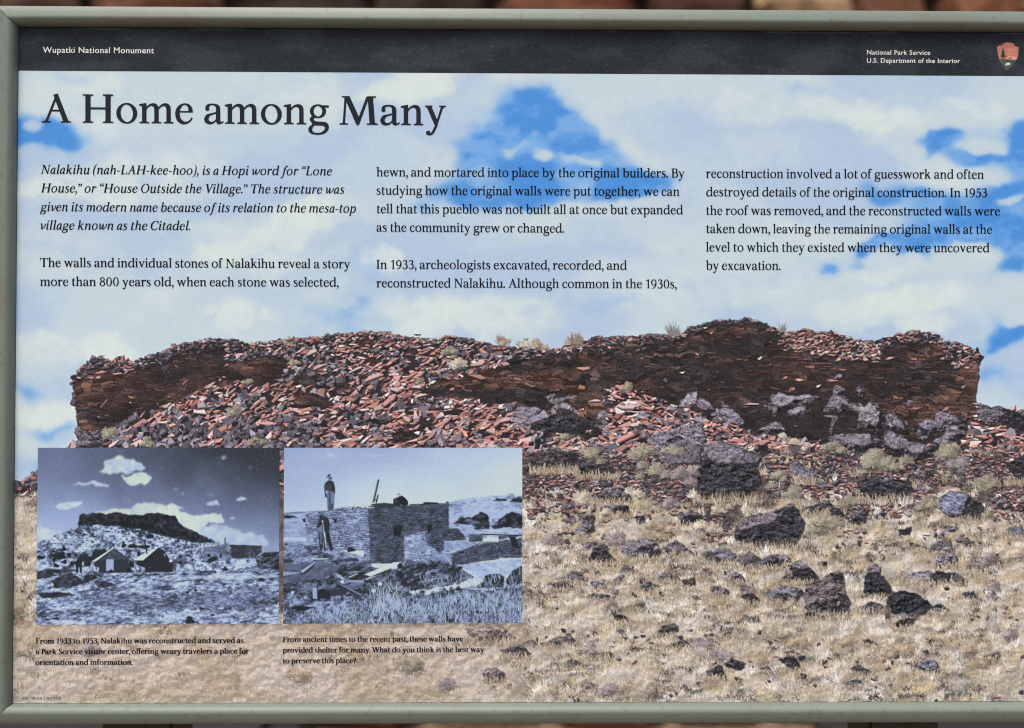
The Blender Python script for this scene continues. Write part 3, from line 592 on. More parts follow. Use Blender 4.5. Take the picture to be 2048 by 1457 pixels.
def paint_hill(c):
    r = np.random.RandomState(7)
    b, m = c.mask(HILL, 3, 3, 7); X, Y = c.X[b], c.Y[b]
    # ground colour: dusky between the stones above, dry straw below
    g = sstep(880, 1010, Y + (fbm(X, Y, 90, 3, 140) - .5) * 130 + np.clip((X - 1500) * .02, -30, 30))
    n = fbm(X, Y, 16, 4, 150); n2 = fbm(X, Y, 70, 4, 160, 1.5)
    rub = mix(np.broadcast_to(rgb(54, 50, 54), X.shape + (3,)), rgb(118, 86, 82), sstep(.5, .8, n))
    gr = mix(np.broadcast_to(rgb(112, 102, 99), X.shape + (3,)), rgb(76, 71, 72), sstep(.4, .7, n))
    gr = mix(gr, rgb(172, 142, 132), sstep(.52, .7, n2) * .7)
    calm = sstep(1240, 1262, Y) * (1 - sstep(1000, 1120, X)); gr = mix(gr, mix(np.broadcast_to(rgb(198, 184, 176), gr.shape), rgb(178, 160, 142), sstep(.4, .65, n2)), calm * .95)
    v = c.a[b]; v += (mix(rub, gr, g) - v) * m[..., None]
    # shaded walls
    for k, P in enumerate(DARK): paint_masonry(c, P, 300 + 13 * k)
    # rubble
    N = 23000
    x = r.uniform(20, 2100, N); y = r.uniform(655, 1160, N)
    ok = in_poly(x, y, HILL)
    for P in DARK: ok &= ~(in_poly(x, y, P) & (r.rand(N) > .012))
    dens = 1 - sstep(0, 1, (y - (905 + 22 * np.sin(x / 140.) + np.where(x > 1640, 20, 0) + np.where(x > 1940, 110, 0) + np.where(x < 80, 170, 0) + np.where((x > 1040) & (x < 1330), 75, 25))) / 110.)
    ok &= r.rand(N) < dens
    inset = (x > 90) & (x < 1035) & (y > 912) & (y < 1235) & ~((x > 550) & (x < 580)); ok &= ~inset
    x, y = x[ok], y[ok]; o = np.argsort(y + r.normal(0, 3, len(y))); x, y = x[o], y[o]
    gf = np.clip(.22 + .75 * np.exp(-(((x - 300) / 210) ** 2 + ((y - 868) / 42) ** 2)) + .55 * np.exp(-(((x - 590) / 90) ** 2 + ((y - 880) / 40) ** 2)) + .5 * np.exp(-(((x - 520) / 70) ** 2 + ((y - 725) / 30) ** 2)) + .35 * (y > 900) + .6 * np.exp(-(((x - 330) / 160) ** 2 + ((y - 705) / 20) ** 2)) + .4 * np.exp(-(((x - 1120) / 170) ** 2 + ((y - 708) / 22) ** 2)), 0, .92)
    big = vnoise(x / 40., y / 30., 501)
    gf = np.clip(gf + (big > .68) * .45, 0, .95)
    for k in range(len(x)):
        gy = r.rand() < gf[k]
        s = (.72 + (y[k] - 650) / 420.) * (1 + .9 * (r.rand() < .07) + .35 * (r.rand() < .2))
        w, h = r.uniform(8, 25) * s, r.uniform(3.4, 8) * s
        base = -.5 if x[k] < 560 else (-.28 if x[k] < 1000 else -.1)
        if gy: w *= .72; h *= 1.75
        col = (GREY if gy else PINK)[r.randint(0, 5 if gy else 9)] * r.uniform(.82, 1.1)
        stone(c, r, x[k], y[k], w, h, base + r.normal(0, .3), np.clip(col * (1.06 if gy else 1.12), 0, .94))
        if r.rand() < .035:                                                # a hollow between slabs
            c.poly(np.array(rock_outline(r, x[k] + r.normal(0, 5), y[k] - r.uniform(2, 7), w * r.uniform(.35, .7), h * r.uniform(.5, 1.0))), rgb(42, 41, 45), .92)
    # a few large pale slabs
    for (px, py, w, h, a) in ((745, 755, 60, 10, -.35), (712, 740, 34, 9, -.4), (760, 818, 26, 12, -.35), (812, 838, 20, 14, .5), (880, 832, 22, 14, -.3), (985, 862, 34, 14, .2), (955, 728, 34, 12, -.1), (640, 735, 30, 12, -.4), (625, 705, 26, 12, -.5), (670, 702, 22, 9, -.3), (870, 868, 20, 16, -.6), (975, 690, 30, 10, .1), (720, 778, 14, 14, .3), (790, 780, 24, 12, .1), (835, 775, 20, 9, 0), (675, 800, 14, 16, -.7), (565, 800, 18, 9, -.2), (1010, 842, 30, 12, -.3), (1165, 862, 34, 14, -.1), (1255, 815, 44, 12, -.05), (1190, 803, 26, 8, 0), (1105, 1005, 22, 13, .2), (1112, 965, 22, 9, 0), (1130, 960, 30, 8, .4), (1170, 888, 18, 11, .5), (1200, 888, 18, 12, 0), (1150, 880, 22, 8, -.5), (1090, 920, 26, 12, -.1)):
        stone(c, r, px, py, w, h, a, np.clip(PINK[r.randint(2, 4)] * r.uniform(.92, 1.04), 0, .95))
    # small stones along the wall heads
    sk = np.array(SKYLINE); sk = sk[(sk[:, 0] > 150) & (sk[:, 1] < 830)]
    for seg, rows, gp in (((158, 480), 5, .8), ((1180, 1300), 6, .75), ((1300, 1560), 2, .85), ((1560, 1765), 8, .1), ((1765, 1880), 4, .6), ((1880, 1960), 7, .25), ((500, 1120), 2, .3), ((1953, 2100), 3, .5)):
        for row in range(rows):
            xx = seg[0]
            while xx < seg[1]:
                w = r.uniform(7, 19); yy = np.interp(xx, sk[:, 0], sk[:, 1]) + 2 + row * 5.2 + r.normal(0, 1.4)
                gy = r.rand() < gp; col = (GREY if gy else PINK)[r.randint(0, 5)] * (r.uniform(.75, 1.0) - .05 * row * (gp > .5))
                if r.rand() < 1 - row * .05: stone(c, r, xx, yy, w, r.uniform(5, 9), r.normal(-.1, .25), col)
                xx += w * .72
    # stray lit stones, brown courses and edge stones in the shaded walls
    for k in range(520):
        P = DARK[(0, 0, 11, 12, 12, 12, 12, 12)[r.randint(8)]] if len(DARK) > 12 else DARK[r.randint(len(DARK))]
        q = np.array(P); px, py = r.uniform(q[:, 0].min(), q[:, 0].max()), r.uniform(q[:, 1].min(), q[:, 1].max())
        if not in_poly(px, py, P): continue
        z = r.rand()
        if z < .7: stone(c, r, px, py, r.uniform(10, 30), r.uniform(2.4, 5), r.normal(0, .1), np.clip(rgb(112, 86, 78) * r.uniform(.6, 1.1), 0, 1), .4)
        elif z < .93: stone(c, r, px, py, r.uniform(5, 13), r.uniform(3, 6), r.normal(0, .3), GREY[1] * r.uniform(.5, .85), .4)
        else: stone(c, r, px, py, r.uniform(5, 10), r.uniform(3, 5), r.normal(-.2, .4), PINK[1] * r.uniform(.6, 1.0), .4)
    for (px, py, w, h, a, cc) in ((1258, 693, 22, 4, 0, 0), (1328, 695, 20, 3.5, 0, 0), (1362, 690, 18, 4, 0, 0), (1297, 714, 20, 5, 0, 0), (1080, 752, 34, 5, .02, 1), (1090, 736, 26, 9, 0, 1), (1162, 776, 24, 12, .1, 2), (1130, 766, 14, 7, 0, 1), (1252, 742, 10, 5, 0, 0), (1480, 720, 24, 5, .1, 0), (1490, 760, 34, 7, 0, 1), (1525, 745, 40, 7, .15, 1), (1585, 750, 30, 6, .1, 1), (1610, 720, 36, 4, .02, 0), (1640, 727, 34, 4, .02, 0), (1545, 700, 30, 4, -.1, 1), (1715, 747, 40, 4, .05, 1), (1762, 757, 16, 5, 0, 0), (1790, 795, 14, 7, .4, 2), (1810, 780, 40, 12, .1, 1), (1843, 712, 10, 5, .2, 0), (1884, 744, 16, 5, .1, 0), (1820, 770, 30, 7, .1, 1), (200, 745, 30, 5, -.1, 3), (235, 748, 28, 4, -.12, 3), (260, 740, 18, 4, -.1, 3), (182, 756, 16, 4, 0, 3), (158, 757, 14, 6, 0, 3), (285, 801, 26, 5, 0, 1), (262, 795, 18, 6, .2, 2), (318, 812, 18, 5, 0, 1), (1920, 727, 14, 6, .8, 3), (1934, 736, 12, 6, .2, 3), (1910, 728, 12, 5, -.2, 3), (1926, 722, 12, 5, .2, 3)):
        stone(c, r, px, py, w, h, a, (rgb(120, 92, 84), rgb(84, 60, 52), rgb(176, 128, 92), rgb(206, 160, 156))[cc], .6)
    # printed boulders ------------------------------------------------------------------------------------
    lg, dk, bl, md = rgb(134, 128, 142), rgb(51, 51, 56), rgb(136, 138, 164), rgb(110, 105, 114)
    D2 = rgb(62, 61, 66)
    R = [(c3([(240, 900), (400, 850), (560, 790), (650, 860), (800, 880), (780, 905), (650, 1000), (480, 990), (260, 965)]), D2, dk, 1), (c3([(80, 860), (150, 780), (290, 785), (330, 800), (240, 890), (245, 970), (150, 940), (100, 880)]), lg, md, 1.3),
         (c3([(235, 895), (340, 800), (405, 850), (330, 880), (250, 900)]), rgb(158, 154, 172), lg, 2), (c3([(400, 850), (410, 790), (500, 735), (560, 765), (625, 805), (645, 855), (560, 790), (470, 790), (440, 830)]), rgb(150, 145, 156), md, 2), (c3([(365, 690), (440, 675), (410, 735), (480, 700), (630, 690), (520, 722), (440, 755), (380, 730)]), lg, md, 1.4),
         (c3([(1425, 765), (1500, 670), (1575, 658), (1560, 745), (1480, 775)]), rgb(160, 155, 168), md, 1.3), (c3([(1565, 765), (1600, 708), (1660, 728), (1715, 795), (1600, 795)]), lg, md, 1.2), (c3([(1770, 728), (1842, 772), (1770, 782)]), lg, md, 1.5), (c3([(1680, 845), (1740, 788), (1870, 788), (1965, 905), (1900, 925), (1830, 895), (1760, 855)]), lg, md, 1.25),
         (c3([(780, 885), (800, 808), (865, 820), (840, 865)]), lg, md, 1.2), (c3([(1075, 865), (1150, 800), (1185, 850), (1110, 875)]), rgb(165, 162, 178), md, 1.4), (c3([(810, 985), (840, 930), (885, 970), (860, 1012)]), lg, md, 1.3), (c3([(1060, 990), (1070, 930), (1125, 930), (1132, 1005)]), rgb(112, 98, 96), md, 1.2),
         (c3([(1175, 1045), (1250, 980), (1400, 950), (1470, 1030), (1465, 1095), (1300, 1085), (1200, 1075)]), lg, rgb(66, 64, 72), 1.05), (c3([(1450, 965), (1530, 898), (1600, 915), (1632, 1000), (1625, 1100), (1560, 1195), (1490, 1130), (1480, 1020)]), lg, rgb(62, 61, 68), 1.0), (c3([(1625, 1075), (1750, 1055), (1900, 1090), (2030, 1150), (2060, 1200), (1700, 1210), (1640, 1120)]), rgb(150, 148, 168), md, 1.3),
         (c4([(158, 675), (210, 622), (320, 640), (430, 630), (478, 640), (420, 662), (320, 682), (250, 722), (165, 705)]), rgb(146, 140, 154), md, 1.3), (c4([(165, 720), (205, 720), (200, 815), (170, 800)]), md, dk, 1.2), (c4([(278, 762), (330, 730), (412, 720), (400, 752), (310, 782)]), rgb(150, 146, 162), md, 1.4), (c4([(55, 905), (170, 838), (225, 850), (268, 905), (170, 885)]), lg, md, 1.3),
         (c4([(618, 622), (640, 560), (680, 568), (692, 592), (640, 625)]), lg, md, 1.2), (c4([(788, 592), (820, 560), (842, 590), (820, 628)]), lg, md, 1.2), (c4([(565, 725), (620, 640), (680, 648), (755, 722), (690, 712), (660, 755), (620, 722)]), lg, md, 1.2), (c4([(600, 860), (625, 780), (655, 790), (625, 870), (615, 940), (590, 950)]), md, dk, 1.2),
         (c4([(758, 725), (800, 698), (850, 735), (890, 688), (930, 720), (965, 775), (950, 845), (930, 885), (890, 832), (805, 830), (830, 760)]), rgb(150, 143, 152), md, 1.25), (c4([(1018, 805), (1050, 768), (1090, 798), (1132, 832), (1155, 895), (1090, 862), (1040, 890)]), lg, md, 1.2), (c4([(1255, 845), (1320, 820), (1380, 832), (1400, 770), (1430, 765), (1500, 788), (1555, 800), (1550, 835), (1490, 822), (1420, 855), (1330, 895), (1280, 880)]), lg, md, 1.3),
         (c4([(1475, 872), (1555, 868), (1560, 930), (1462, 962), (1545, 990), (1420, 1010), (1365, 980), (1440, 940)]), lg, md, 1.2), (c4([(1255, 890), (1290, 905), (1330, 960), (1250, 965)]), md, dk, 1.3), (c4([(625, 945), (740, 922), (890, 928), (915, 985), (840, 1015), (720, 995)]), lg, md, 1.2), (c4([(1008, 965), (1030, 908), (1120, 940), (1190, 990), (1130, 1045), (1040, 1035)]), rgb(132, 128, 142), md, 1.2), (c4([(1150, 990), (1250, 988), (1352, 1040), (1240, 1075), (1190, 1062)]), lg, md, 1.3),
         (c4([(1610, 840), (1640, 850), (1690, 890), (1650, 890)]), md, dk, 1.2), (c4([(1700, 720), (1740, 700), (1810, 745), (1850, 722), (1945, 750), (2000, 765), (2060, 790), (2060, 930), (1900, 850), (1770, 860), (1700, 800)]), md, dk, .8),
         # in the grass
         (c5([(1510, 120), (1560, 60), (1640, 8), (1760, 55), (1900, 105), (1965, 140), (1935, 185), (1930, 240), (1965, 335), (1890, 400), (1800, 465), (1620, 510), (1500, 500), (1450, 385), (1440, 240), (1500, 200)]), D2, dk, 1.4), (c5([(1500, 42), (1640, 8), (1760, 55), (1900, 105), (1965, 140), (1930, 178), (1780, 190), (1640, 182), (1540, 140)]), rgb(128, 122, 135), md, 1.15), (c5([(1448, 245), (1600, 203), (1700, 228), (1792, 360), (1782, 485), (1600, 505), (1500, 385)]), rgb(96, 88, 92), rgb(58, 56, 60), 1.0), (c5([(1448, 245), (1600, 206), (1560, 280), (1525, 352)]), rgb(140, 136, 152), lg, 1.5),
         (c5([(1760, 690), (1900, 605), (2060, 575), (2140, 540), (2250, 545), (2310, 660), (2280, 760), (2200, 860), (2040, 890), (1850, 820), (1750, 790)]), D2, dk, 1.2), (c5([(1765, 680), (1900, 605), (2060, 578), (2100, 600), (2060, 660), (1900, 690), (1800, 730)]), rgb(124, 114, 124), md, 1.1), (c5([(2140, 540), (2210, 500), (2260, 560), (2200, 640), (2130, 620)]), md, dk, 1.0),
         (c5([(860, 830), (1050, 778), (1125, 820), (1155, 885), (1100, 975), (950, 945), (845, 905)]), rgb(132, 126, 138), dk, 1.0), (c5([(1175, 865), (1280, 798), (1325, 830), (1395, 895), (1300, 915), (1180, 935)]), rgb(112, 106, 114), dk, .95), (c5([(625, 865), (700, 850), (795, 955), (740, 1003), (560, 990), (590, 940)]), D2, dk, .9),
         (c5([(655, 445), (800, 378), (915, 440), (930, 510), (720, 520)]), md, dk, .9), (c5([(700, 520), (900, 520), (930, 620), (740, 620)]), md, dk, .75), (c5([(1020, 560), (1090, 510), (1160, 560), (1060, 560)]), rgb(190, 188, 190), lg, 1.3), (c5([(960, 610), (1040, 600), (1040, 690), (980, 690)]), D2, dk, .9), (c5([(1300, 590), (1480, 580), (1500, 680), (1330, 700)]), md, dk, .7),
         (c5([(1770, 960), (1880, 890), (1960, 960), (1900, 1030), (1800, 1010)]), rgb(120, 112, 120), D2, 1.05), (c5([(1950, 985), (2040, 925), (2120, 960), (2080, 1040), (1980, 1020)]), md, dk, .9), (c5([(500, 170), (760, 180), (820, 300), (540, 310)]), rgb(70, 68, 72), dk, .7), (c5([(130, 100), (480, 90), (500, 160), (260, 260), (140, 200)]), rgb(76, 72, 78), dk, .7), (c5([(1090, 60), (1360, 0), (1480, 60), (1480, 180), (1240, 190)]), rgb(120, 116, 126), md, .8),
         (c6([(1365, 490), (1460, 405), (1600, 440), (1705, 520), (1745, 665), (1600, 640), (1450, 612), (1370, 550)]), D2, dk, 1.2), (c6([(1365, 490), (1460, 405), (1600, 440), (1585, 480), (1560, 590), (1450, 610), (1370, 545)]), bl, rgb(100, 100, 124), 1.25), (c6([(720, 330), (900, 300), (1130, 330), (1150, 400), (1040, 500), (900, 480), (740, 420)]), D2, dk, .9), (c6([(905, 345), (980, 250), (1003, 300), (960, 330)]), lg, md, 1.5), (c6([(860, 420), (900, 370), (1010, 390), (1020, 440), (900, 450)]), lg, md, 1.0), (c6([(1070, 430), (1110, 400), (1160, 440), (1090, 460)]), bl, lg, 1.4),
         (c6([(228, 245), (300, 218), (345, 260), (455, 312), (340, 345), (250, 295)]), rgb(128, 126, 144), dk, 1.1), (c6([(380, 340), (470, 330), (480, 380), (400, 390)]), md, dk, .9), (c6([(300, 540), (480, 500), (610, 600), (420, 610), (200, 580)]), rgb(84, 80, 88), dk, .8), (c6([(640, 660), (760, 540), (780, 620), (700, 710)]), md, dk, .8), (c6([(1280, 850), (1360, 810), (1450, 820), (1465, 900), (1440, 930), (1400, 870), (1290, 880)]), rgb(128, 124, 132), dk, 1.0), (c6([(1390, 690), (1480, 690), (1500, 740), (1420, 730)]), md, dk, .8), (c6([(1900, 200), (2060, 110), (2150, 200), (2150, 350), (2000, 330)]), D2, dk, .9), (c6([(1040, 720), (1150, 700), (1140, 770), (1060, 760)]), D2, dk, .9), (c6([(480, 560), (560, 530), (610, 600), (520, 610)]), D2, dk, .9), (c6([(330, 880), (400, 890), (390, 930)]), D2, dk, 1), (c6([(1930, 700), (2040, 710), (2060, 800), (1950, 770)]), rgb(122, 122, 142), md, .9),
         (c6([(178, 1005), (250, 968), (335, 1020), (385, 1080), (372, 1132), (300, 1162), (200, 1120)]), D2, dk, 1.2), (c6([(185, 1000), (250, 968), (335, 1015), (280, 1030), (200, 1025)]), rgb(124, 120, 128), md, 1.2), (c6([(430, 965), (470, 970), (470, 1040), (430, 1030)]), D2, dk, .9), (c6([(0, 940), (100, 930), (130, 990), (0, 1010)]), md, dk, .7),
         (c8([(0, 175), (100, 128), (240, 140), (285, 180), (180, 285), (60, 272), (5, 230)]), rgb(132, 130, 142), D2, .95), (c8([(310, 120), (500, 28), (595, 28), (600, 140), (645, 240), (640, 345), (500, 385), (420, 362), (298, 345), (285, 200)]), rgb(118, 108, 112), dk, 1.05), (c8([(495, 30), (598, 28), (602, 120), (520, 90)]), D2, dk, 1), (c8([(338, 290), (400, 208), (480, 178), (565, 155), (500, 200), (420, 240)]), rgb(150, 148, 164), lg, 1.4), (c8([(300, 340), (420, 362), (500, 385), (440, 400), (300, 400)]), D2, dk, 1),
         (c8([(768, 55), (830, -10), (885, 20), (950, 100), (990, 180), (940, 240), (840, 195), (765, 195)]), rgb(54, 57, 63), dk, 1.5), (c6([(765, 1085), (832, 988), (885, 1005), (892, 1052), (800, 1062)]), rgb(130, 124, 130), md, 1.2), (c8([(920, 340), (975, 185), (1010, 180), (975, 300), (990, 430), (940, 420)]), rgb(104, 96, 100), D2, 1.1), (c8([(960, 210), (1090, 163), (1205, 200), (1310, 285), (1250, 345), (1190, 362), (985, 352), (965, 300)]), rgb(50, 51, 56), dk, 1.4), (c8([(978, 375), (1050, 350), (1165, 350), (1195, 372), (1100, 395), (1000, 425)]), rgb(138, 132, 140), md, 1.5), (c8([(1000, 425), (1100, 395), (1195, 375), (1130, 430), (1040, 485)]), rgb(72, 66, 68), dk, 1.0),
         (c8([(1060, 62), (1160, 18), (1312, 8), (1290, 82), (1120, 112)]), rgb(136, 134, 148), md, 1.2), (c8([(1288, 65), (1365, -5), (1435, 40), (1445, 92), (1280, 122)]), D2, dk, 1.1), (c8([(1458, 55), (1520, 28), (1582, 90), (1560, 122), (1480, 85)]), rgb(92, 86, 90), dk, 1.0), (c8([(728, 305), (830, 248), (912, 280), (900, 335), (760, 345)]), rgb(110, 108, 116), D2, .95), (c8([(1298, 295), (1380, 268), (1445, 320), (1350, 355)]), rgb(96, 94, 100), dk, .9), (c8([(740, 215), (800, 205), (800, 255), (750, 250)]), D2, dk, 1), (c8([(1545, 190), (1640, 170), (1700, 260), (1600, 230)]), rgb(80, 78, 84), dk, .8), (c8([(1470, 410), (1620, 410), (1600, 450), (1480, 440)]), rgb(80, 76, 78), dk, .8), (c8([(1500, 510), (1580, 480), (1640, 520), (1540, 540)]), rgb(160, 160, 168), lg, 1.1),
         (c8([(1165, 790), (1240, 718), (1332, 715), (1362, 800), (1335, 845), (1250, 805)]), rgb(138, 138, 158), D2, 1.0), (c8([(1230, 650), (1275, 640), (1290, 690), (1245, 695)]), D2, dk, 1), (c8([(1720, 685), (1842, 648), (1832, 712), (1742, 725)]), rgb(112, 110, 120), D2, .95), (c8([(130, 655), (210, 638), (222, 682), (150, 695)]), rgb(100, 98, 106), dk, 1), (c8([(78, 715), (200, 680), (255, 775), (232, 825), (170, 782)]), D2, dk, 1), (c8([(230, 655), (300, 690), (260, 740), (225, 700)]), rgb(110, 108, 116), dk, .9), (c8([(600, 910), (700, 878), (745, 890), (640, 955)]), rgb(104, 98, 100), D2, 1), (c8([(650, 790), (720, 760), (820, 810), (780, 850), (690, 830)]), rgb(84, 80, 82), dk, .85), (c8([(1158, 1045), (1212, 1003), (1252, 1010), (1242, 1045)]), rgb(110, 110, 118), dk, 1), (c8([(1415, 1050), (1422, 988), (1525, 988), (1590, 1050)]), rgb(84, 82, 86), dk, 1), (c8([(1440, 985), (1560, 960), (1620, 985), (1600, 1040), (1530, 1000)]), rgb(150, 150, 158), md, 1.1), (c8([(950, 920), (1000, 905), (1010, 950), (960, 960)]), rgb(130, 128, 134), D2, .9), (c8([(255, 830), (310, 840), (300, 910), (265, 900)]), rgb(88, 86, 92), dk, .9), (c8([(1250, 590), (1300, 555), (1390, 560), (1440, 600), (1340, 600)]), rgb(70, 64, 62), dk, .9), (c8([(760, 570), (820, 560), (900, 620), (800, 620)]), rgb(84, 70, 66), dk, .8),
         (c7([(415, 65), (440, 8), (500, 20), (565, 80), (500, 112), (430, 105)]), rgb(118, 114, 122), D2, 1.0), (c7([(280, 100), (400, 90), (440, 160), (320, 170)]), rgb(100, 92, 92), D2, .7), (c7([(1335, 85), (1440, 58), (1455, 120), (1350, 165)]), rgb(84, 76, 78), dk, .9), (c7([(1815, 205), (1890, 178), (1955, 240), (1900, 285), (1830, 255)]), D2, dk, 1), (c7([(1960, 190), (2030, 170), (2060, 220), (1980, 230)]), rgb(120, 118, 128), D2, .9), (c7([(765, 332), (900, 380), (915, 432), (800, 392)]), rgb(74, 70, 70), dk, 1), (c7([(915, 430), (1050, 440), (1220, 410), (1100, 450), (960, 455)]), rgb(66, 56, 54), dk, .9), (c7([(1125, 505), (1200, 440), (1295, 430), (1290, 492), (1180, 545)]), rgb(82, 78, 80), dk, .95),
         (c7([(1755, 445), (1830, 365), (1935, 368), (1955, 425), (1850, 465)]), rgb(116, 112, 118), D2, 1.0), (c7([(1635, 545), (1700, 490), (1745, 480), (1730, 555)]), rgb(92, 90, 96), dk, .9), (c7([(15, 605), (140, 555), (185, 625), (40, 655)]), rgb(120, 112, 112), D2, .9), (c7([(200, 590), (440, 505), (475, 560), (290, 655)]), rgb(112, 104, 106), D2, .8), (c7([(1528, 805), (1640, 758), (1685, 880), (1540, 855)]), rgb(78, 76, 82), dk, .9), (c7([(1655, 765), (1740, 708), (1835, 740), (1800, 795)]), D2, dk, .95), (c7([(1745, 850), (1820, 868), (1795, 912)]), D2, dk, 1), (c7([(95, 825), (170, 788), (225, 820), (160, 855)]), rgb(156, 152, 158), md, 1.1), (c7([(1140, 880), (1260, 890), (1200, 925)]), rgb(60, 56, 58), dk, 1), (c7([(1150, 930), (1250, 910), (1270, 960), (1160, 965)]), rgb(150, 146, 152), md, .9), (c7([(770, 1045), (900, 1015), (970, 1055), (860, 1065)]), rgb(110, 104, 106), D2, .8), (c7([(570, 690), (760, 650), (780, 690), (600, 720)]), rgb(104, 98, 102), D2, .8), (c7([(370, 760), (440, 710), (520, 740), (420, 790)]), rgb(110, 104, 108), D2, .75), (c7([(1240, 600), (1350, 560), (1440, 620), (1330, 640)]), rgb(96, 90, 88), D2, .7), (c7([(580, 200), (640, 190), (650, 240), (600, 240)]), rgb(80, 76, 76), dk, .9),
         ([(150, 890), (165, 868), (195, 862), (210, 875), (205, 895), (165, 900)], rgb(112, 106, 118), D2, 1.0), ([(68, 950), (78, 935), (98, 940), (98, 965), (72, 965)], rgb(100, 90, 92), D2, .9), ([(962, 1340), (988, 1334), (1008, 1345), (1000, 1362), (972, 1364)], rgb(140, 130, 130), rgb(88, 82, 84), .9), ([(1000, 1300), (1045, 1290), (1060, 1310), (1010, 1318)], rgb(100, 94, 96), D2, .8), ([(930, 1258), (1000, 1250), (1030, 1275), (960, 1290)], rgb(150, 136, 132), rgb(96, 88, 86), .7)]
    # the upper rocks first, then grass down the slope with the lower rocks set into it
    CLEAR = [(1375, 865, 1535, 1020), (1455, 995, 1665, 1110), (1590, 1120, 1870, 1275), (1860, 970, 1985, 1060), (1230, 1065, 1385, 1135)]
    R2 = []
    for q in R:
        p = np.asarray(q[0]); cx, cy = p.mean(0)
        if 1480 < cx < 1960 and 760 < cy < 905 and q[1][0] > .45:
            R2.append(([(cx + (a - cx) * 1.45 + 3, cy + (b_ - cy) * 1.5 + 7) for a, b_ in p], rgb(92, 88, 97), rgb(46, 46, 51), .8))
        R2.append(q)
    R = R2
    for _ in range(620):
        x, y = r.uniform(1050, 2095), r.uniform(895, 1395); k = 1 - sstep(920, 1150, y)
        if r.rand() > .34 + .66 * k or vnoise(np.array([x / 75.]), np.array([y / 55.]), 655)[0] < .40 - .18 * k: continue
        if any(a < x < b_ and c_ < y < d_ for a, c_, b_, d_ in CLEAR): continue
        w = r.uniform(3.5, 12) * (1.2 if r.rand() < .25 else .8); dd = r.rand()
        R.append((rock_outline(r, x, y, w, w * r.uniform(.5, .85)), (lg, md, rgb(122, 114, 122), bl)[r.randint(4)] * r.uniform(.8, 1.08), (dk, D2)[r.randint(2)], r.uniform(.7, 1.2)))
    for _ in range(150):
        x, y = r.uniform(1060, 2095), r.uniform(930, 1200)
        if vnoise(np.array([x / 120.]), np.array([y / 70.]), 671)[0] < .54 or any(a < x < b_ and c_ < y < d_ for a, c_, b_, d_ in CLEAR): continue
        w = r.uniform(9, 24); R.append((rock_outline(r, x, y, w, w * r.uniform(.5, .8)), (lg, md, rgb(126, 116, 120))[r.randint(3)] * r.uniform(.85, 1.05), (dk, D2)[r.randint(2)], r.uniform(.8, 1.15)))
    for _ in range(46):
        x, y = r.uniform(20, 1040), r.uniform(1255, 1395)
        R.append((rock_outline(r, x, y, r.uniform(3, 9), r.uniform(2, 5)), rgb(150, 136, 132), rgb(100, 90, 88), r.uniform(.6, 1.0)))
    keys = []; prev = None
    for q in R:
        p = np.asarray(q[0]); bb = (*p.min(0), *p.max(0)); k = bb[3]
        if prev is not None and bb[0] < prev[2] and bb[2] > prev[0] and bb[1] < prev[3] and bb[3] > prev[1]: k = max(k, keys[-1])
        keys.append(k); prev = bb
    R = [R[i] + (keys[i],) for i in np.argsort(keys, kind='stable')]
    inset = lambda x, y: ~((x > 84) & (x < 1036) & (y > 915) & (y < 1240)) & (y > np.interp(x, [18, 40, 60, 74, 90, 120, 140, 155], [1010, 990, 985, 975, 940, 915, 900, 890]) + 12)
    patch = lambda x, y: vnoise(x / 60., y / 38., 611)
    def PG(x, y):                                                          # how far the dry grass has taken over from the stones
        yb = 905 + 190 * (vnoise(x / 120., y / 75., 691) * .7 + vnoise(x / 45., y / 34., 692) * .3) - 45 * (x < 1120) + 30 * (x > 1900)
        return sstep(-10, 85, y - yb)
    cut = [600, 905, 960, 1010, 1060, 1110, 1160, 1210, 1260, 1310, 1360, 1430]
    lo = 0
    for i in range(1, len(cut)):
        y0, y1 = cut[i - 1], cut[i]
        if y1 > 905:
            k = np.clip((y0 - 880) / 180., .1, 1); z = 1 + (y0 - 900) / 900.
            A = (18, y0, 2100, y1)
            A2 = (1040, y0, 2100, y1); dim = 1.0 if y0 < 1100 else 0.0
            tufts(c, r, int(1500 * dim), A2, lambda x, y: (1 - PG(x, y)) * (.6 + .4 * (vnoise(x / 55., y / 34., 683) > .45)), [rgb(74, 68, 70), rgb(96, 84, 82), rgb(62, 60, 63), rgb(112, 98, 92), rgb(124, 104, 98)], (3, 7), 8, 9, .9, .8, 6, .85)
            pt = lambda x, y: vnoise(x / 85., y / 50., 611) * .65 + vnoise(x / 30., y / 22., 612) * .35
            low = lambda x, y: ~((x < 1060) & (y > 1245)) * (.04 + .96 * PG(x, y))
            stony = lambda x, y: 1 - PG(x, y)
            full = 1.0 if y1 > 925 else 0.0
            tufts(c, r, 1500, A, lambda x, y: inset(x, y) * low(x, y) * .8 * np.clip(full * 3, .15, 1), [rgb(92, 86, 85), rgb(116, 106, 102), rgb(78, 74, 75), rgb(124, 112, 104)], (3 * z, 7 * z), 8, 9, .8, .8, 6, .8)
            for sub in range(4):                                           # four passes, the clumps of each in front of the last
                B4 = (18, y0 + (y1 - y0) * sub / 4., 2100, y0 + (y1 - y0) * (sub + 1) / 4.)
                tufts(c, r, 300, B4, lambda x, y: inset(x, y) * low(x, y) * (.25 + .6 * (pt(x, y) < .5)) * np.clip(full * 2, .1, 1), TAN + OLIVE[:2], (5 * z, 11 * z), 11, 18, .55, .62, 2, .85)
                tufts(c, r, 170, B4, lambda x, y: inset(x, y) * low(x, y) * (pt(x + 300, y) > .5) * np.clip(full * 3, .15, 1), [rgb(100, 92, 90), rgb(84, 78, 78), rgb(120, 106, 98)], (3 * z, 6 * z), 9, 14, .8, .8, 2, .85)
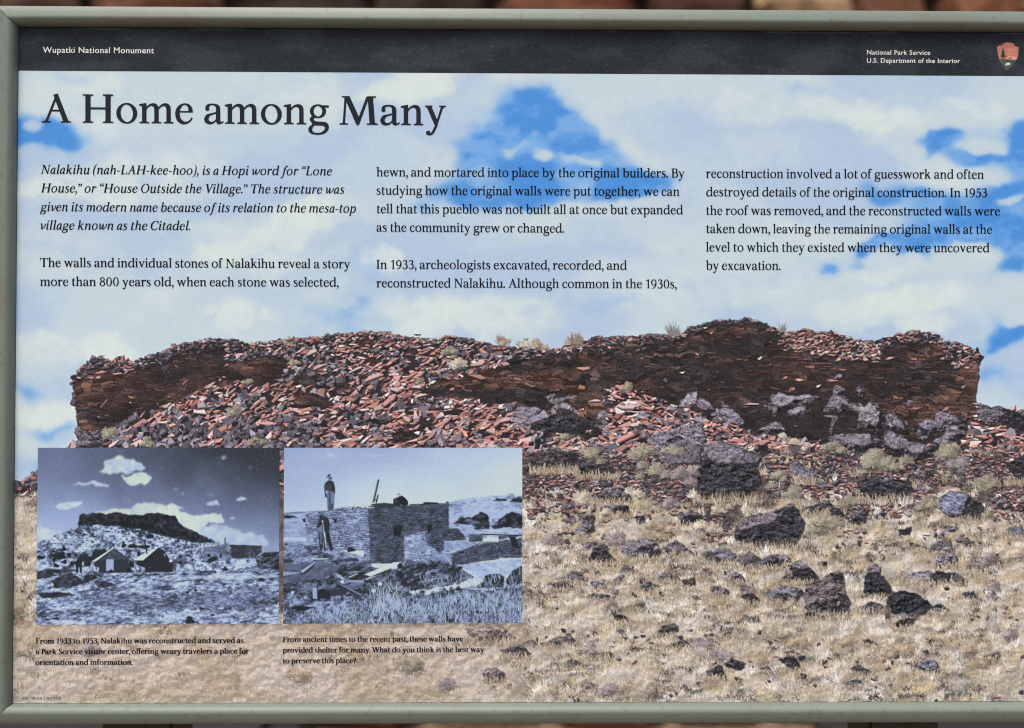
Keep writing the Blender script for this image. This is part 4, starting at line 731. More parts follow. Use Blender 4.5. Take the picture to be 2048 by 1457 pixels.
                tufts(c, r, int(560 * full), B4, lambda x, y: inset(x, y) * low(x, y) * (.16 + .84 * sstep(.40, .50, pt(x, y))), STRAW, (5 * z, 12 * z), 10, 18, .55, .6, 3, .92)
                tufts(c, r, int(110 * full), B4, lambda x, y: inset(x, y) * low(x, y) * (.1 + .9 * sstep(.46, .56, pt(x + 90, y))), [rgb(228, 222, 220), rgb(220, 212, 206)], (5 * z, 13 * z), 9, 14, .5, .45, 3, .95)
                tufts(c, r, 230, B4, lambda x, y: inset(x, y) * low(x, y) * (.3 + .7 * (pt(x + 500, y + 77) > .48)) * np.clip(full * 3, .15, 1), [rgb(70, 66, 68), rgb(90, 82, 80), rgb(116, 104, 100)], (2.5 * z, 6 * z), 8, 12, .9, .8, 2, .9)
                tufts(c, r, int(110 * full), B4, lambda x, y: inset(x, y) * low(x, y) * (.2 + .8 * (pt(x + 210, y + 30) > .46)), [rgb(84, 78, 78), rgb(110, 100, 96)], (4 * z, 8 * z), 20, 26, .7, .8, 1, .8)
                tufts(c, r, int(120 * full), B4, lambda x, y: inset(x, y) * low(x, y) * (.25 + .75 * (pt(x + 210, y + 30) > .44)), STRAW + [rgb(228, 222, 220), rgb(190, 176, 150)], (8 * z, 21 * z), 19, 50, .5, .5, 2, .92)
            tufts(c, r, 900, A, lambda x, y: inset(x, y) * ((x < 1060) & (y > 1245)), TAN + STRAW, (3, 8), 7, 8, .6, .5, 8, .45)
            tufts(c, r, 1900, A, lambda x, y: inset(x, y) * ((x < 1060) & (y > 1245)), STRAW, (3, 8), 7, 9, .6, .5, 8, .5)
            # bare reddish soil and chips
            for _ in range(1500 if y0 < 1100 else 130):
                px, py = r.uniform(1040, 2095), r.uniform(y0, y1)
                if any(a < px < b_ and c_ < py < d_ for a, c_, b_, d_ in CLEAR): continue
                if r.rand() < (.06 + .85 * (1 - float(PG(np.array([px]), np.array([py]))[0])) if y0 < 1100 else .9 * (vnoise(np.array([px / 70.]), np.array([py / 40.]), 641)[0] > .62)):
                    if r.rand() < .42: stone(c, r, px, py, r.uniform(6, 15), r.uniform(4, 9), r.normal(-.1, .4), GREY[r.randint(0, 5)] * r.uniform(.7, 1.0), .9)
                    else: stone(c, r, px, py, r.uniform(6, 19), r.uniform(3, 7), r.normal(-.1, .3), PINK[r.randint(0, 9)] * r.uniform(.85, 1.08), .8)
        for q in [q for q in R if y0 <= q[4] < y1]:
            lo += 1
            p = np.asarray(q[0]); w = np.ptp(p[:, 0])
            if w > 30 and p[:, 1].max() > 905: c.fill([(a + 4, b_ + 3) for a, b_ in p], rgb(46, 44, 47), .8, rough=3, seed=2000 + lo)
            boulder(c, q[0], q[1], q[2], 1000 + 3 * lo, q[3])
            if p[:, 1].max() > 930 and p[:, 1].max() >= q[4] - 3 and (w > 34 or p[:, 1].max() > 1075 + 40 * math.sin(p[0, 0] / 90.)):                                      # grass in front of its foot
                n = int(w * 1.9); X = r.uniform(p[:, 0].min() - 3, p[:, 0].max() + 3, n); Yf = p[:, 1].max() + r.uniform(-2, 5, n)
                L = r.uniform(4, 10 + w * .12, n); a = r.normal(0, .45, n)
                c.strokes(np.stack([X, Yf], 1), np.stack([X + np.sin(a) * L, Yf - np.cos(a) * L], 1), np.array(STRAW + TAN)[r.randint(0, 9, n)] * r.uniform(.7, 1.05, (n, 1)), .75, 7)
        # shrubs of this strip
        for (sx, sy, sr, sc, tw) in [s for s in SHRUBS if y0 <= s[1] + s[2] * .5 < y1]:
            shrub(c, r, sx, sy, sr, (OLIVE, STRAW, MAUVE, TAN)[sc], flat=.9, twig=tw)

SHRUBS = [(217, 868, 20, 0, False), (290, 886, 18, 0, False), (462, 822, 20, 0, False), (495, 764, 13, 0, False), (900, 708, 17, 0, False), (920, 727, 20, 1, False), (520, 884, 22, 0, False), (838, 764, 12, 0, False), (590, 726, 12, 3, False), (575, 684, 14, 3, False),
          (1150, 684, 22, 3, False), (1148, 678, 20, 2, True), (1042, 687, 13, 0, False), (1080, 692, 18, 3, False), (1060, 690, 18, 1, False), (1005, 682, 16, 3, False), (1000, 676, 12, 2, True), (1345, 660, 22, 2, True), (1352, 664, 16, 2, True), (1565, 656, 15, 2, True), (1252, 776, 16, 3, False), (1125, 880, 16, 0, False), (1185, 908, 28, 0, False), (1280, 902, 28, 0, False), (1340, 905, 24, 0, False),
          (1570, 874, 14, 1, False), (1590, 882, 16, 1, False), (1612, 893, 18, 1, False), (1666, 896, 22, 0, False), (1749, 916, 40, 0, False), (1780, 930, 30, 0, False), (1896, 910, 32, 0, False), (1915, 930, 30, 2, False), (1980, 972, 30, 0, False), (1855, 1010, 26, 0, False), (1765, 1078, 26, 1, False), (1868, 1040, 22, 1, False), (1690, 1002, 24, 0, False), (1640, 1054, 36, 0, False), (1985, 1065, 34, 1, False), (1975, 1120, 26, 2, False), (1570, 985, 26, 0, False), (1560, 950, 24, 0, False), (1975, 1030, 22, 0, False), (1900, 990, 20, 1, False),
          (1185, 915, 26, 0, False), (1165, 1000, 26, 1, False), (1300, 945, 30, 0, False), (1355, 950, 28, 2, False), (1265, 990, 24, 1, False), (1215, 1030, 20, 1, False), (1345, 1010, 24, 2, False), (1430, 1020, 24, 1, False), (1410, 1060, 30, 1, False), (1330, 1055, 22, 3, False), (1235, 1080, 24, 2, False), (1100, 1080, 22, 2, False), (1120, 1058, 16, 1, False), (1490, 1025, 20, 1, False),
          (1560, 1270, 20, 0, False), (1600, 1290, 26, 3, False), (1700, 1290, 26, 3, False), (1795, 1300, 32, 3, False), (1810, 1290, 26, 0, False), (1965, 1330, 34, 3, False), (2005, 1270, 30, 2, False), (1950, 1300, 26, 3, False), (2010, 1340, 24, 1, False), (1400, 1290, 26, 2, False), (1170, 1300, 22, 2, False), (1440, 1310, 22, 2, False), (1220, 1380, 22, 2, False), (1110, 1380, 22, 3, False), (820, 1330, 30, 0, False), (700, 1310, 28, 3, False), (480, 1300, 24, 3, False), (590, 1350, 30, 3, False), (330, 1260, 20, 3, False), (180, 1300, 24, 2, False), (55, 1310, 20, 0, False), (900, 1370, 26, 2, False), (1990, 1180, 24, 2, False), (1880, 1250, 26, 1, False)]

def specks(c, n, seed, lo=.5, hi=.95, area=None, dark=False):            # pale specks: print grain, and laminate glints painted into the ink colour
    r = np.random.RandomState(seed); x = r.randint(1, c.W - 1, n); y = r.randint(1, c.H - 1, n); k = r.uniform(lo, hi, n) ** 2
    big = r.rand(n) < .12
    for dx, dy, f in ((0, 0, 1.0), (1, 0, .4), (0, 1, .4), (-1, 0, .3)):
        kk = (k * f * np.where((dx == 0) & (dy == 0), 1, big))[:, None]
        c.a[y + dy, x + dx] += (rgb(214, 226, 230) - c.a[y + dy, x + dx]) * kk

def grain(c, seed, amp):
    r = np.random.RandomState(seed); g = r.normal(0, amp, c.a.shape[:2]).astype(np.float32); g = g * .6 + blur3(g) * .9
    c.a += g[..., None]
    np.clip(c.a, .012, .97, out=c.a)

def paint_mural(S=.9):
    c = Canvas(16, 136, 2098, 1420, S)
    paint_sky(c); paint_hill(c)
    h = fbm(c.X, c.Y, 15, 3, 700, 1.4); h2 = fbm(c.X, c.Y, 6, 2, 720, 1.2)   # clumps catch the light on their upper left
    em = (h - np.roll(np.roll(h, -4, 0), -3, 1)) * 2.0 + (h2 - np.roll(np.roll(h2, -2, 0), -1, 1)) * .8
    c.a *= (1 - np.clip(em, -.3, .3) * .3 * sstep(940, 1040, c.Y))[..., None]
    bl = blur3(blur3(c.a[..., 0])); bl = np.stack([blur3(blur3(c.a[..., k])) for k in range(3)], -1)
    c.a += (c.a - bl) * (.2 + .4 * sstep(640, 700, c.Y) - .12 * sstep(950, 1050, c.Y))[..., None]
    # the photographer's own border tone: the last strip of grass is a warmer straw
    w = sstep(1399, 1409, c.Y) * (.35 + .3 * fbm(c.X, c.Y, 30, 2, 77)); c.a += (rgb(206, 188, 158) - c.a) * (w * .8)[..., None]
    specks(c, 3600, 31, .1, .6); grain(c, 9, .007)
    return c

# ---- the two inset photographs, printed in a cold monochrome ------------------------------------------------------------
def mono(v, warm=0.0):
    """grey value 0..1 to the ink ramp of the old photographs"""
    stops = [(0, (34, 40, 45)), (.22, (58, 63, 74)), (.45, (104, 116, 148)), (.68, (151, 170, 212)), (.84, (182, 202, 226)), (1.0, (206, 222, 214))]
    x = [a for a, _ in stops]
    return np.stack([np.interp(v, x, [q[k] for _, q in stops]) for k in range(3)], -1).astype(np.float32) / 255
def tone(v): return mono(np.array(float(v)))

def soft_cloud(c, pts, val, rough, seed, soft=2, alpha=1.0):
    b, m = c.mask(pts, rough, seed, 14, soft)
    if b is None: return
    X, Y = c.X[b], c.Y[b]
    col = mono(np.clip(val + (fbm(X, Y, 12, 4, seed + 5) - .5) * .34, 0, 1)); m = m * (.45 + .55 * sstep(.15, .75, m * .5 + fbm(X, Y, 9, 3, seed + 8) * .6)); v = c.a[b]; v += (col - v) * (m * alpha)[..., None]

def ground(c, pts, seed, lo, hi, sc=5, ax=2.2, bias=0.0, ang=0.0, hard=.16, rough=2):
    b, m = c.mask(pts, rough, seed, 7)
    if b is None: return
    X, Y = c.X[b], c.Y[b]
    n = fbm(X, Y, sc * 1.3, 4, seed + 1, ax, ang, .68) * .7 + fbm(X, Y, sc * 6, 4, seed + 11, ax) * .3 + bias; hard = hard * 1.45
    v = lo + (hi - lo) * sstep(.5 - hard, .5 + hard, n); col = mono(np.clip(v, 0, 1)); w = c.a[b]; w += (col - w) * m[..., None]

def courses(c, pts, seed, lo, hi, row=4.2, ang=0.0, rough=1.2):           # drystone masonry
    b, m = c.mask(pts, rough, seed, 6)
    if b is None: return
    X, Y = c.X[b], c.Y[b]; Y2 = Y - X * math.tan(ang) + (fbm(X, Y, 22, 3, seed) - .5) * 13 + (fbm(X, Y, 5, 2, seed + 2) - .5) * 2.4
    k = np.floor(Y2 / row); f = Y2 / row - k
    u = X / 10.0 + vnoise(k * 3.7, k * 0 + .5, seed + 3) * 9 + (fbm(X, Y, 12, 3, seed + 9) - .5) * 2.2
    i = np.floor(u); g = u - i
    t = vnoise(i * 7.3 + k * 3.1, k * 5.7, seed + 7)
    gap = np.minimum(sstep(.0, .28, f) * sstep(1.0, .72, f), sstep(0, .1, g) * sstep(1, .9, g))
    gap = 1 - (1 - gap) * sstep(.3, .6, fbm(X, Y, 7, 3, seed + 21)) * .9
    v = lo + (hi - lo) * (.25 + .75 * (.6 * t + .4 * fbm(X, Y, 14, 3, seed + 23))) * gap + (np.random.RandomState(seed).rand(*X.shape) - .5) * .1
    col = mono(np.clip(v, 0, 1)); w = c.a[b]; w += (col - w) * m[..., None]

def dots(c, r, pts, n, vals, size=(2, 5), flat=.6):
    q = np.asarray(pts)
    x = r.uniform(q[:, 0].min(), q[:, 0].max(), n); y = r.uniform(q[:, 1].min(), q[:, 1].max(), n); ok = in_poly(x, y, pts); x, y = x[ok], y[ok]
    for a, b in sorted(zip(x, y), key=lambda t: t[1]):
        w = r.uniform(*size); n_ = r.randint(4, 7); t = np.sort(r.rand(n_)) * 6.283
        c.poly(np.stack([a + np.cos(t) * w, b + np.sin(t) * w * flat], 1), tone(vals[r.randint(len(vals))] + r.normal(0, .04)))

i1, i2, i3, i4 = off(60, 885, 7.67), off(310, 885, 7.67), off(60, 1070, 7.67), off(310, 1070, 7.67)
j1, j2, j3, j4 = off(560, 885, 7.876), off(800, 885, 7.876), off(560, 1065, 7.668), off(800, 1065, 7.668)

def paint_camp(S):
    c = Canvas(72, 894, 561, 1252, S); X, Y = c.X, c.Y; r = np.random.RandomState(21)
    u = (X - 75) / 485; v = (Y - 895) / 195
    c.a[:] = mono(np.clip(.46 - .30 * u * (1 - v * .55) + .40 * np.clip(v, 0, 1) ** 1.5 * (1 - .25 * u) + (fbm(X, Y, 60, 3, 900) - .5) * .1, .06, 1))
    # haze by the mesa and clouds
    soft_cloud(c, i1([(1000, 1080), (1300, 1000), (1530, 980), (1620, 905), (1900, 915), (2100, 990), (2300, 1010), (2300, 1150), (900, 1150)]), .97, 6, 31, 4, .85)
    soft_cloud(c, i2([(0, 965), (200, 1040), (190, 960), (280, 930), (380, 975), (480, 1000), (380, 1020), (560, 1130), (780, 1100), (1010, 1090), (1085, 1240), (900, 1230), (760, 1280), (900, 1330), (1100, 1500), (700, 1500), (300, 1200), (0, 1120)]), .98, 5, 33, 3, .95)
    soft_cloud(c, i2([(700, 1260), (1200, 1320), (1700, 1450), (1800, 1600), (700, 1600)]), .84, 10, 35, 6, .8)
    for P, k, rg in ((i1([(1030, 455), (1110, 400), (1150, 290), (1230, 235), (1320, 205), (1440, 215), (1560, 265), (1690, 290), (1750, 360), (1745, 415), (1640, 420), (1520, 445), (1400, 450), (1330, 485), (1230, 490), (1150, 465)]), .88, 3), (i1([(1395, 510), (1500, 490), (1640, 440), (1800, 455), (1860, 500), (1880, 575), (1780, 610), (1720, 665), (1600, 660), (1500, 625), (1440, 580)]), .95, 3), (i1([(610, 640), (760, 610), (900, 615), (1000, 590), (1100, 610), (1220, 655), (1170, 680), (1060, 675), (940, 640), (800, 660)]), .86, 2), (i1([(250, 1005), (400, 990), (480, 930), (600, 905), (800, 920), (720, 990), (640, 1030), (480, 1040), (380, 1005)]), .9, 2), (i1([(100, 1265), (220, 1290), (330, 1340), (480, 1370), (480, 1440), (300, 1500), (100, 1500)]), .86, 3),
                      (i2([(795, 940), (850, 885), (930, 895), (970, 865), (1015, 970), (900, 970), (820, 970)]), .9, 1), (i2([(1250, 855), (1320, 830), (1440, 870), (1400, 900), (1330, 890)]), .8, 1), (i2([(1010, 215), (1060, 185), (1115, 200), (1090, 245), (1040, 250)]), .58, 1), (i2([(920, 220), (1010, 215), (1010, 230), (930, 232)]), .5, 1), (i2([(770, 750), (860, 800), (920, 780), (890, 825), (840, 815)]), .6, 1), (i2([(1160, 1175), (1210, 1135), (1265, 1170), (1200, 1185)]), .8, 1), (i2([(275, 715), (320, 690), (370, 720), (310, 728)]), .64, 1), (i2([(390, 775), (420, 760), (450, 790), (410, 810)]), .62, 1), (i2([(1430, 360), (1480, 335), (1500, 410), (1440, 420)]), .42, 1), (i2([(930, 290), (980, 295), (950, 320)]), .46, 1), (i2([(1600, 720), (1900, 728), (1900, 738), (1700, 735)]), .42, 1)):
        soft_cloud(c, P, k, rg + 2.5, int(P[0][0] * 3) % 97 + 50, 4, .95)
    # the slope below the mesa, then the mesa
    slope = i1([(-40, 1620), (250, 1475), (330, 1450), (480, 1400), (560, 1360), (640, 1330), (740, 1270), (1000, 1250), (1600, 1250), (2300, 1350), (2700, 1450), (2900, 1530), (3100, 1650), (4000, 1800), (4000, 2200), (-40, 2200)])
    ground(c, slope, 41, .10, .92, 4, 1.5, .05, -.2)
    mesa = i1([(740, 1280), (738, 1140), (800, 1095), (860, 1105), (960, 1075), (1090, 1085), (1150, 1110), (1280, 1070), (1400, 1085), (1490, 1105), (1600, 1100), (1720, 1110), (1870, 1075), (1990, 1085), (2140, 1125), (2230, 1120), (2270, 1180), (2300, 1240), (2360, 1290), (2430, 1320), (2560, 1370), (2620, 1430), (2720, 1460), (2800, 1510), (2860, 1550), (2500, 1540), (2250, 1480), (1990, 1420), (1700, 1340), (1400, 1290), (1100, 1270), (900, 1270)])
    ground(c, mesa, 43, .0, .26, 4, 1.2, -.06, 0, .1, 2)
    dots(c, r, i1([(600, 1330), (1000, 1280), (1800, 1390), (2400, 1500), (2700, 1560), (2700, 1900), (200, 1800), (200, 1500)]), 520, (.04, .1, .16), (1.2, 3.4), .6)
    dots(c, r, i1([(1400, 1270), (2300, 1420), (2700, 1530), (2300, 1560), (1500, 1380)]), 160, (.05, .12), (2, 4), .6)
    # low ground
    ground(c, i3([(-20, 600), (400, 560), (1000, 570), (1600, 590), (2400, 570), (3000, 560), (4000, 430), (4000, 1500), (-20, 1500)]), 45, .12, .95, 2.6, 2.6, .03, -.12, .2)
    ground(c, i3([(700, 900), (2000, 950), (3600, 800), (3900, 1000), (3600, 1200), (2400, 1180), (1200, 1150)]), 47, .14, .78, 2.4, 2.4, -.02, -.1, .25, 12)
    for P, k in ((i4([(0, 660), (700, 650), (1500, 630), (1900, 620), (1900, 680), (900, 700), (0, 700)]), .86), (i4([(300, 1230), (900, 1240), (1500, 1180), (1500, 1230), (700, 1290), (200, 1380), (0, 1330)]), .86), (i3([(1300, 860), (1700, 850), (1600, 890), (1350, 900)]), .9), (i3([(450, 1260), (900, 1230), (700, 1290), (480, 1310)]), .78)):
        soft_cloud(c, P, k, 5, 61, 3, .6)
    for P in (i3([(100, 560), (300, 520), (650, 540), (640, 580), (480, 600), (340, 590), (420, 640), (100, 690)]), i3([(340, 710), (480, 640), (620, 570), (720, 650), (800, 700), (860, 620), (960, 610), (1050, 670), (860, 760), (760, 770), (620, 830), (360, 820)]), i3([(1010, 780), (1060, 730), (1180, 725), (1330, 790), (1290, 810), (1060, 815)]), i3([(130, 905), (440, 885), (560, 900), (700, 940), (500, 960), (180, 990)])):
        ground(c, P, 49, .04, .42, 4, 1.4, -.08, 0, .2, 2)
    dots(c, r, i3([(100, 820), (3800, 700), (3800, 1370), (100, 1370)]), 430, (.05, .12, .22, .3), (.7, 2.0), .5)
    for (x, y, w) in ((400, 1300, 60), (480, 1215, 90), (740, 985, 30), (1040, 965, 20), (1960, 1300, 20), (250, 1310, 60), (170, 1220, 50)): c.poly(rock_outline(r, *i3([(x, y)])[0], w / 8., 2.4), tone(.07))
    for (x, y, w) in ((740, 1150, 60), (550, 1300, 70), (640, 870, 40), (1190, 920, 45), (1650, 705, 60), (1450, 1205, 60), (1650, 850, 36), (900, 1255, 50), (550, 1350, 90), (1410, 1350, 50), (520, 895, 50)): c.poly(rock_outline(r, *i4([(x, y)])[0], w / 9., w / 15.), tone(.07))
    for (x, y, w, h) in ((160, 330, 90, 60), (430, 320, 160, 70), (600, 320, 60, 50), (350, 390, 70, 60), (400, 470, 60, 50), (520, 420, 60, 50), (540, 490, 60, 50), (490, 215, 110, 50), (640, 180, 40, 50), (1430, 160, 90, 50), (1600, 180, 120, 40), (1760, 190, 100, 40), (1500, 310, 60, 30), (900, 190, 130, 40), (1840, 30, 80, 40), (660, 440, 60, 60), (880, 440, 80, 50), (1560, 460, 60, 60)):
        q = np.sort(r.rand(9)) * 6.283; c.poly(i3(np.stack([x + np.cos(q) * w * r.uniform(.7, 1, 9), y + np.sin(q) * h * r.uniform(.7, 1, 9)], 1)), tone(.06))
    # cabin, two tents, stone house
    c.fill(i3([(750, 300), (900, 290), (900, 250), (970, 245), (1190, 205), (1190, 420), (760, 420)]), tone(.10)); c.poly(i3([(870, 232), (900, 215), (1100, 190), (1320, 178), (1330, 188), (1000, 215), (880, 245)]), tone(.93)); c.poly(i3([(900, 250), (960, 245), (950, 330), (890, 340)]), tone(.55)); c.poly(i3([(1165, 210), (1200, 205), (1200, 245), (1165, 245)]), tone(.8))
    c.fill(i3([(1285, 200), (1540, 395), (1500, 410), (1590, 590), (1060, 590), (1055, 500), (985, 500), (985, 410)]), tone(.16), soft=0); ground(c, i3([(1285, 215), (1520, 395), (1160, 370), (1080, 400)]), 51, .18, .36, 3, 1, 0, 0, .2, 0)
    c.poly(i3([(942, 415), (1280, 195), (1292, 205), (1010, 412)]), tone(.97)); c.poly(i3([(980, 420), (995, 490), (1058, 500), (1058, 565), (985, 560)]), tone(.93)); c.poly(i3([(1168, 382), (1286, 380), (1284, 560), (1168, 565)]), tone(.70)); c.poly(i3([(1210, 560), (1250, 535), (1280, 560), (1280, 590), (1200, 590)]), tone(.06)); c.poly(i3([(1500, 500), (1590, 590), (1480, 590)]), tone(.05))
    c.fill(i3([(1962, 195), (2060, 240), (2190, 440), (2210, 580), (1770, 580), (1765, 510), (1660, 480), (1630, 400)]), tone(.08), soft=0); c.poly(i3([(1595, 400), (1690, 330), (1960, 188), (1975, 200), (1740, 400)]), tone(.96)); c.poly(i3([(1628, 410), (1665, 500), (1765, 515), (1765, 570), (1640, 540)]), tone(.92)); c.poly(i3([(1755, 85), (1772, 85), (1810, 295), (1790, 300)]), tone(.08)); c.poly(i3([(1655, 270), (1692, 268), (1690, 325), (1640, 335)]), tone(.06)); c.poly(i4([(230, 390), (270, 385), (270, 435), (225, 425)]), tone(.9)); c.poly(i4([(140, 300), (170, 300), (165, 355)]), tone(.6))
    # walker by the tent
    c.poly(i3([(715, 380), (770, 370), (800, 420), (790, 500), (700, 500), (690, 430)]), tone(.05)); c.poly(i3([(705, 490), (740, 490), (735, 595), (700, 595)]), tone(.05)); c.poly(i3([(755, 490), (790, 490), (800, 590), (765, 595)]), tone(.05)); c.poly(i3([(725, 345), (755, 345), (760, 380), (722, 380)]), tone(.1)); c.poly(i3([(796, 520), (808, 520), (806, 590), (796, 590)]), tone(.85))
    ground(c, i4([(760, 200), (1000, 175), (1060, 150), (1130, 125), (1170, 170), (1190, 400), (900, 420), (780, 420), (740, 300)]), 53, .25, .72, 4, 1.6, 0, 0, .25, 1); courses(c, i4([(1165, 165), (1665, 180), (1650, 280), (1560, 370), (1190, 370)]), 55, .04, .34, 3.4); c.poly(i4([(1083, 50), (1097, 48), (1100, 145), (1083, 145)]), tone(.06)); c.poly(i4([(1160, 160), (1670, 178), (1665, 190), (1165, 172)]), tone(.04))
    for q in ([(818, 298), (866, 300), (864, 350), (818, 350)], [(1015, 300), (1042, 300), (1042, 365), (1015, 365)]): c.poly(i4(q), tone(.06))
    ground(c, i4([(790, 430), (850, 365), (960, 340), (990, 390), (850, 440)]), 57, .06, .3, 3, 1.4, -.1); ground(c, i4([(1450, 230), (1540, 205), (1560, 370), (1450, 370)]), 59, .1, .6, 3, 1.4); ground(c, i4([(1560, 370), (1700, 280), (1980, 260), (1980, 560), (1600, 520)]), 63, .04, .6, 4, 2.2, -.08, -.3); ground(c, i4([(700, 560), (960, 560), (960, 600), (690, 605)]), 65, .05, .4, 3, 1.4, -.05); c.poly(i4([(1050, 540), (1090, 490), (1160, 560), (1060, 570)]), tone(.1))
    for q in ([(340, 350), (380, 345), (378, 420), (340, 420)], [(455, 365), (500, 360), (505, 425), (455, 425)]): c.poly(i4(q), tone(.38))
    ground(c, i4([(330, 410), (510, 425), (500, 450), (340, 450)]), 67, .05, .3, 3, 1.4, -.1)
    specks(c, 900, 71, .1, .8); grain(c, 72, .015)
    return c

def paint_walls(S):
    c = Canvas(564, 894, 1047, 1249, S); X, Y = c.X, c.Y; r = np.random.RandomState(22)
    u = (X - 566) / 480; v = (Y - 895) / 140
    c.a[:] = mono(np.clip(.70 + .2 * u + .16 * np.clip(v, 0, 1) - .05 * (1 - v) + (fbm(X, Y, 70, 3, 930, 2.2) - .5) * .14, 0, .93))
    soft_cloud(c, j1([(560, 190), (800, 180), (1060, 200), (860, 260), (700, 215)]), .84, 6, 81, 4, .5); soft_cloud(c, j1([(1250, 190), (1600, 180), (1700, 215), (1400, 230)]), .88, 6, 82, 4, .5)
    # distance on the left, terrain on the right
    ground(c, j1([(-40, 1115), (300, 1090), (800, 1060), (800, 2000), (-40, 2000)]), 83, .46, .74, 4, 2.4, .06, 0, .2, 1)
    c.poly(j1([(-40, 1112), (240, 1085), (480, 1090), (240, 1120), (-40, 1135)]), tone(.5)); ground(c, j1([(-20, 1130), (120, 1135), (255, 1180), (60, 1185), (-20, 1175)]), 84, .05, .3, 3, 2, -.1); c.poly(j3([(-20, 70), (385, 70), (390, 135), (-20, 130)]), tone(.8))
    ground(c, j2([(760, 960), (900, 915), (1050, 885), (1250, 855), (1450, 840), (1700, 825), (1980, 850), (1980, 1500), (760, 1500)]), 85, .36, .78, 4, 2.0, .12, -.15, .16, 2)
    for P in (j2([(1470, 940), (1540, 880), (1700, 890), (1690, 925), (1540, 925)]), j2([(1750, 930), (1800, 870), (1930, 850), (1980, 930), (1850, 950)]), j2([(1700, 825), (1740, 812), (1840, 822)]), j2([(1090, 950), (1180, 930), (1200, 940)]), j2([(1440, 1330), (1700, 1130), (1800, 1100), (1930, 1130), (1980, 1200), (1980, 1370), (1700, 1340), (1500, 1370)]), j2([(840, 1290), (950, 1180), (1130, 1180), (1300, 1090), (1400, 1150), (1420, 1350), (1180, 1340), (1150, 1290)]), j2([(1200, 1240), (1400, 1150), (1420, 1400), (1180, 1380)])):
        ground(c, P, 86, .02, .5, 4.5, 1.8, -.06, 0, .14, 2)
    # masonry
    courses(c, j1([(385, 1130), (450, 1100), (600, 1080), (720, 1075), (860, 1040), (1000, 1020), (1100, 1010), (1400, 1030), (1420, 1500), (385, 1500)]), 87, .18, .86, 4.4); courses(c, j3([(500, -10), (1400, -10), (1400, 430), (1280, 430), (1280, 280), (500, 290)]), 88, .10, .95, 4.6)
    courses(c, [(735, 1018), (750, 1013), (800, 1011), (860, 1008), (898, 1007), (900, 1128), (740, 1128)], 89, .03, .50, 3.6, -.06)
    courses(c, j4([(60, 60), (400, -20), (470, -20), (640, 240), (680, 290), (790, 300), (790, 520), (60, 520)]), 90, .24, .92, 4.0)
    for k, P in enumerate((j4([(380, 20), (520, -60), (900, -60), (1050, 130), (680, 135), (660, 260), (600, 330), (540, 250), (420, 180)]), j4([(1060, 40), (1280, 20), (1280, 150), (1060, 150)]), j4([(790, 310), (1000, 250), (1300, 150), (1540, 150), (1540, 420), (1300, 450), (1000, 500), (800, 520)]), j4([(1530, 60), (1890, 40), (1890, 400), (1530, 400)]))):
        courses(c, P, 91 + k, .03, .52, 4.4, -.12)
    courses(c, j4([(680, 135), (1000, 140), (1200, 170), (960, 270), (680, 300)]), 96, .4, .84, 4.0, .12); ground(c, j4([(640, 310), (800, 300), (1200, 200), (1520, 120), (1890, 60), (1890, 90), (1300, 160), (1000, 260), (800, 320)]), 97, .6, .84, 4, 2, .1); c.poly(j4([(970, 250), (1190, 200), (1215, 170), (1180, 190)]), tone(.06)); c.poly(j2([(1100, 1380), (1400, 1375), (1980, 1450), (1980, 1465), (1400, 1400)]), tone(.9)); c.poly(j4([(1280, 25), (1890, 45), (1890, 58), (1280, 45)]), tone(.05)); c.poly(j4([(1690, 60), (1790, 80), (1850, 260), (1740, 230)]), tone(.05))
    c.fill(j1([(1770, 1310), (1940, 1300), (1890, 1470), (1800, 1490)]), tone(.05), soft=0); c.fill(j2([(420, 1290), (520, 1290), (480, 1430), (440, 1440)]), tone(.05), soft=0); c.fill(j1([(770, 1200), (890, 1190), (865, 1270), (835, 1260), (840, 1215)]), tone(.08), soft=0); c.fill(j1([(325, 1205), (380, 1195), (380, 1260), (340, 1240)]), tone(.06), soft=0)
    ground(c, j4([(900, 520), (1450, 460), (1890, 420), (1890, 600), (1300, 780), (1150, 640)]), 98, .5, .82, 4, 1.6, .1, .1, .2, 2)
    # rubbish, planks and the grass in front
    ground(c, j3([(-20, 160), (500, 200), (1000, 300), (1400, 400), (1400, 560), (-20, 560)]), 99, .16, .74, 4, 2, .02, -.2, .2, 2); ground(c, j3([(-20, 540), (400, 460), (900, 480), (1300, 520), (2000, 600), (2000, 1100), (-20, 1100)]), 100, .06, .58, 4, 1.8, -.03, -.25, .16, 3)
    ground(c, j3([(300, 470), (700, 450), (900, 560), (700, 700), (100, 780), (-20, 740), (-20, 700)]), 101, .26, .5, 4, 2.5, 0, -.3, .25, 3); ground(c, j3([(690, 460), (900, 410), (1200, 400), (1190, 450), (900, 465)]), 104, .1, .4, 4, 2, -.05, 0, .2, 2); c.poly(j3([(460, 400), (740, 400), (720, 415), (480, 420)]), tone(.93))
    ground(c, j3([(-20, 960), (1000, 980), (2000, 960), (4000, 700), (4000, 1500), (-20, 1500)]), 102, .10, .72, 4, 1.3, .03, 0, .16, 8); ground(c, j4([(-60, 560), (600, 420), (900, 520), (1150, 700), (900, 800), (300, 900), (-60, 900)]), 103, .06, .66, 4.4, 1.8, -.03, -.4, .14, 4)
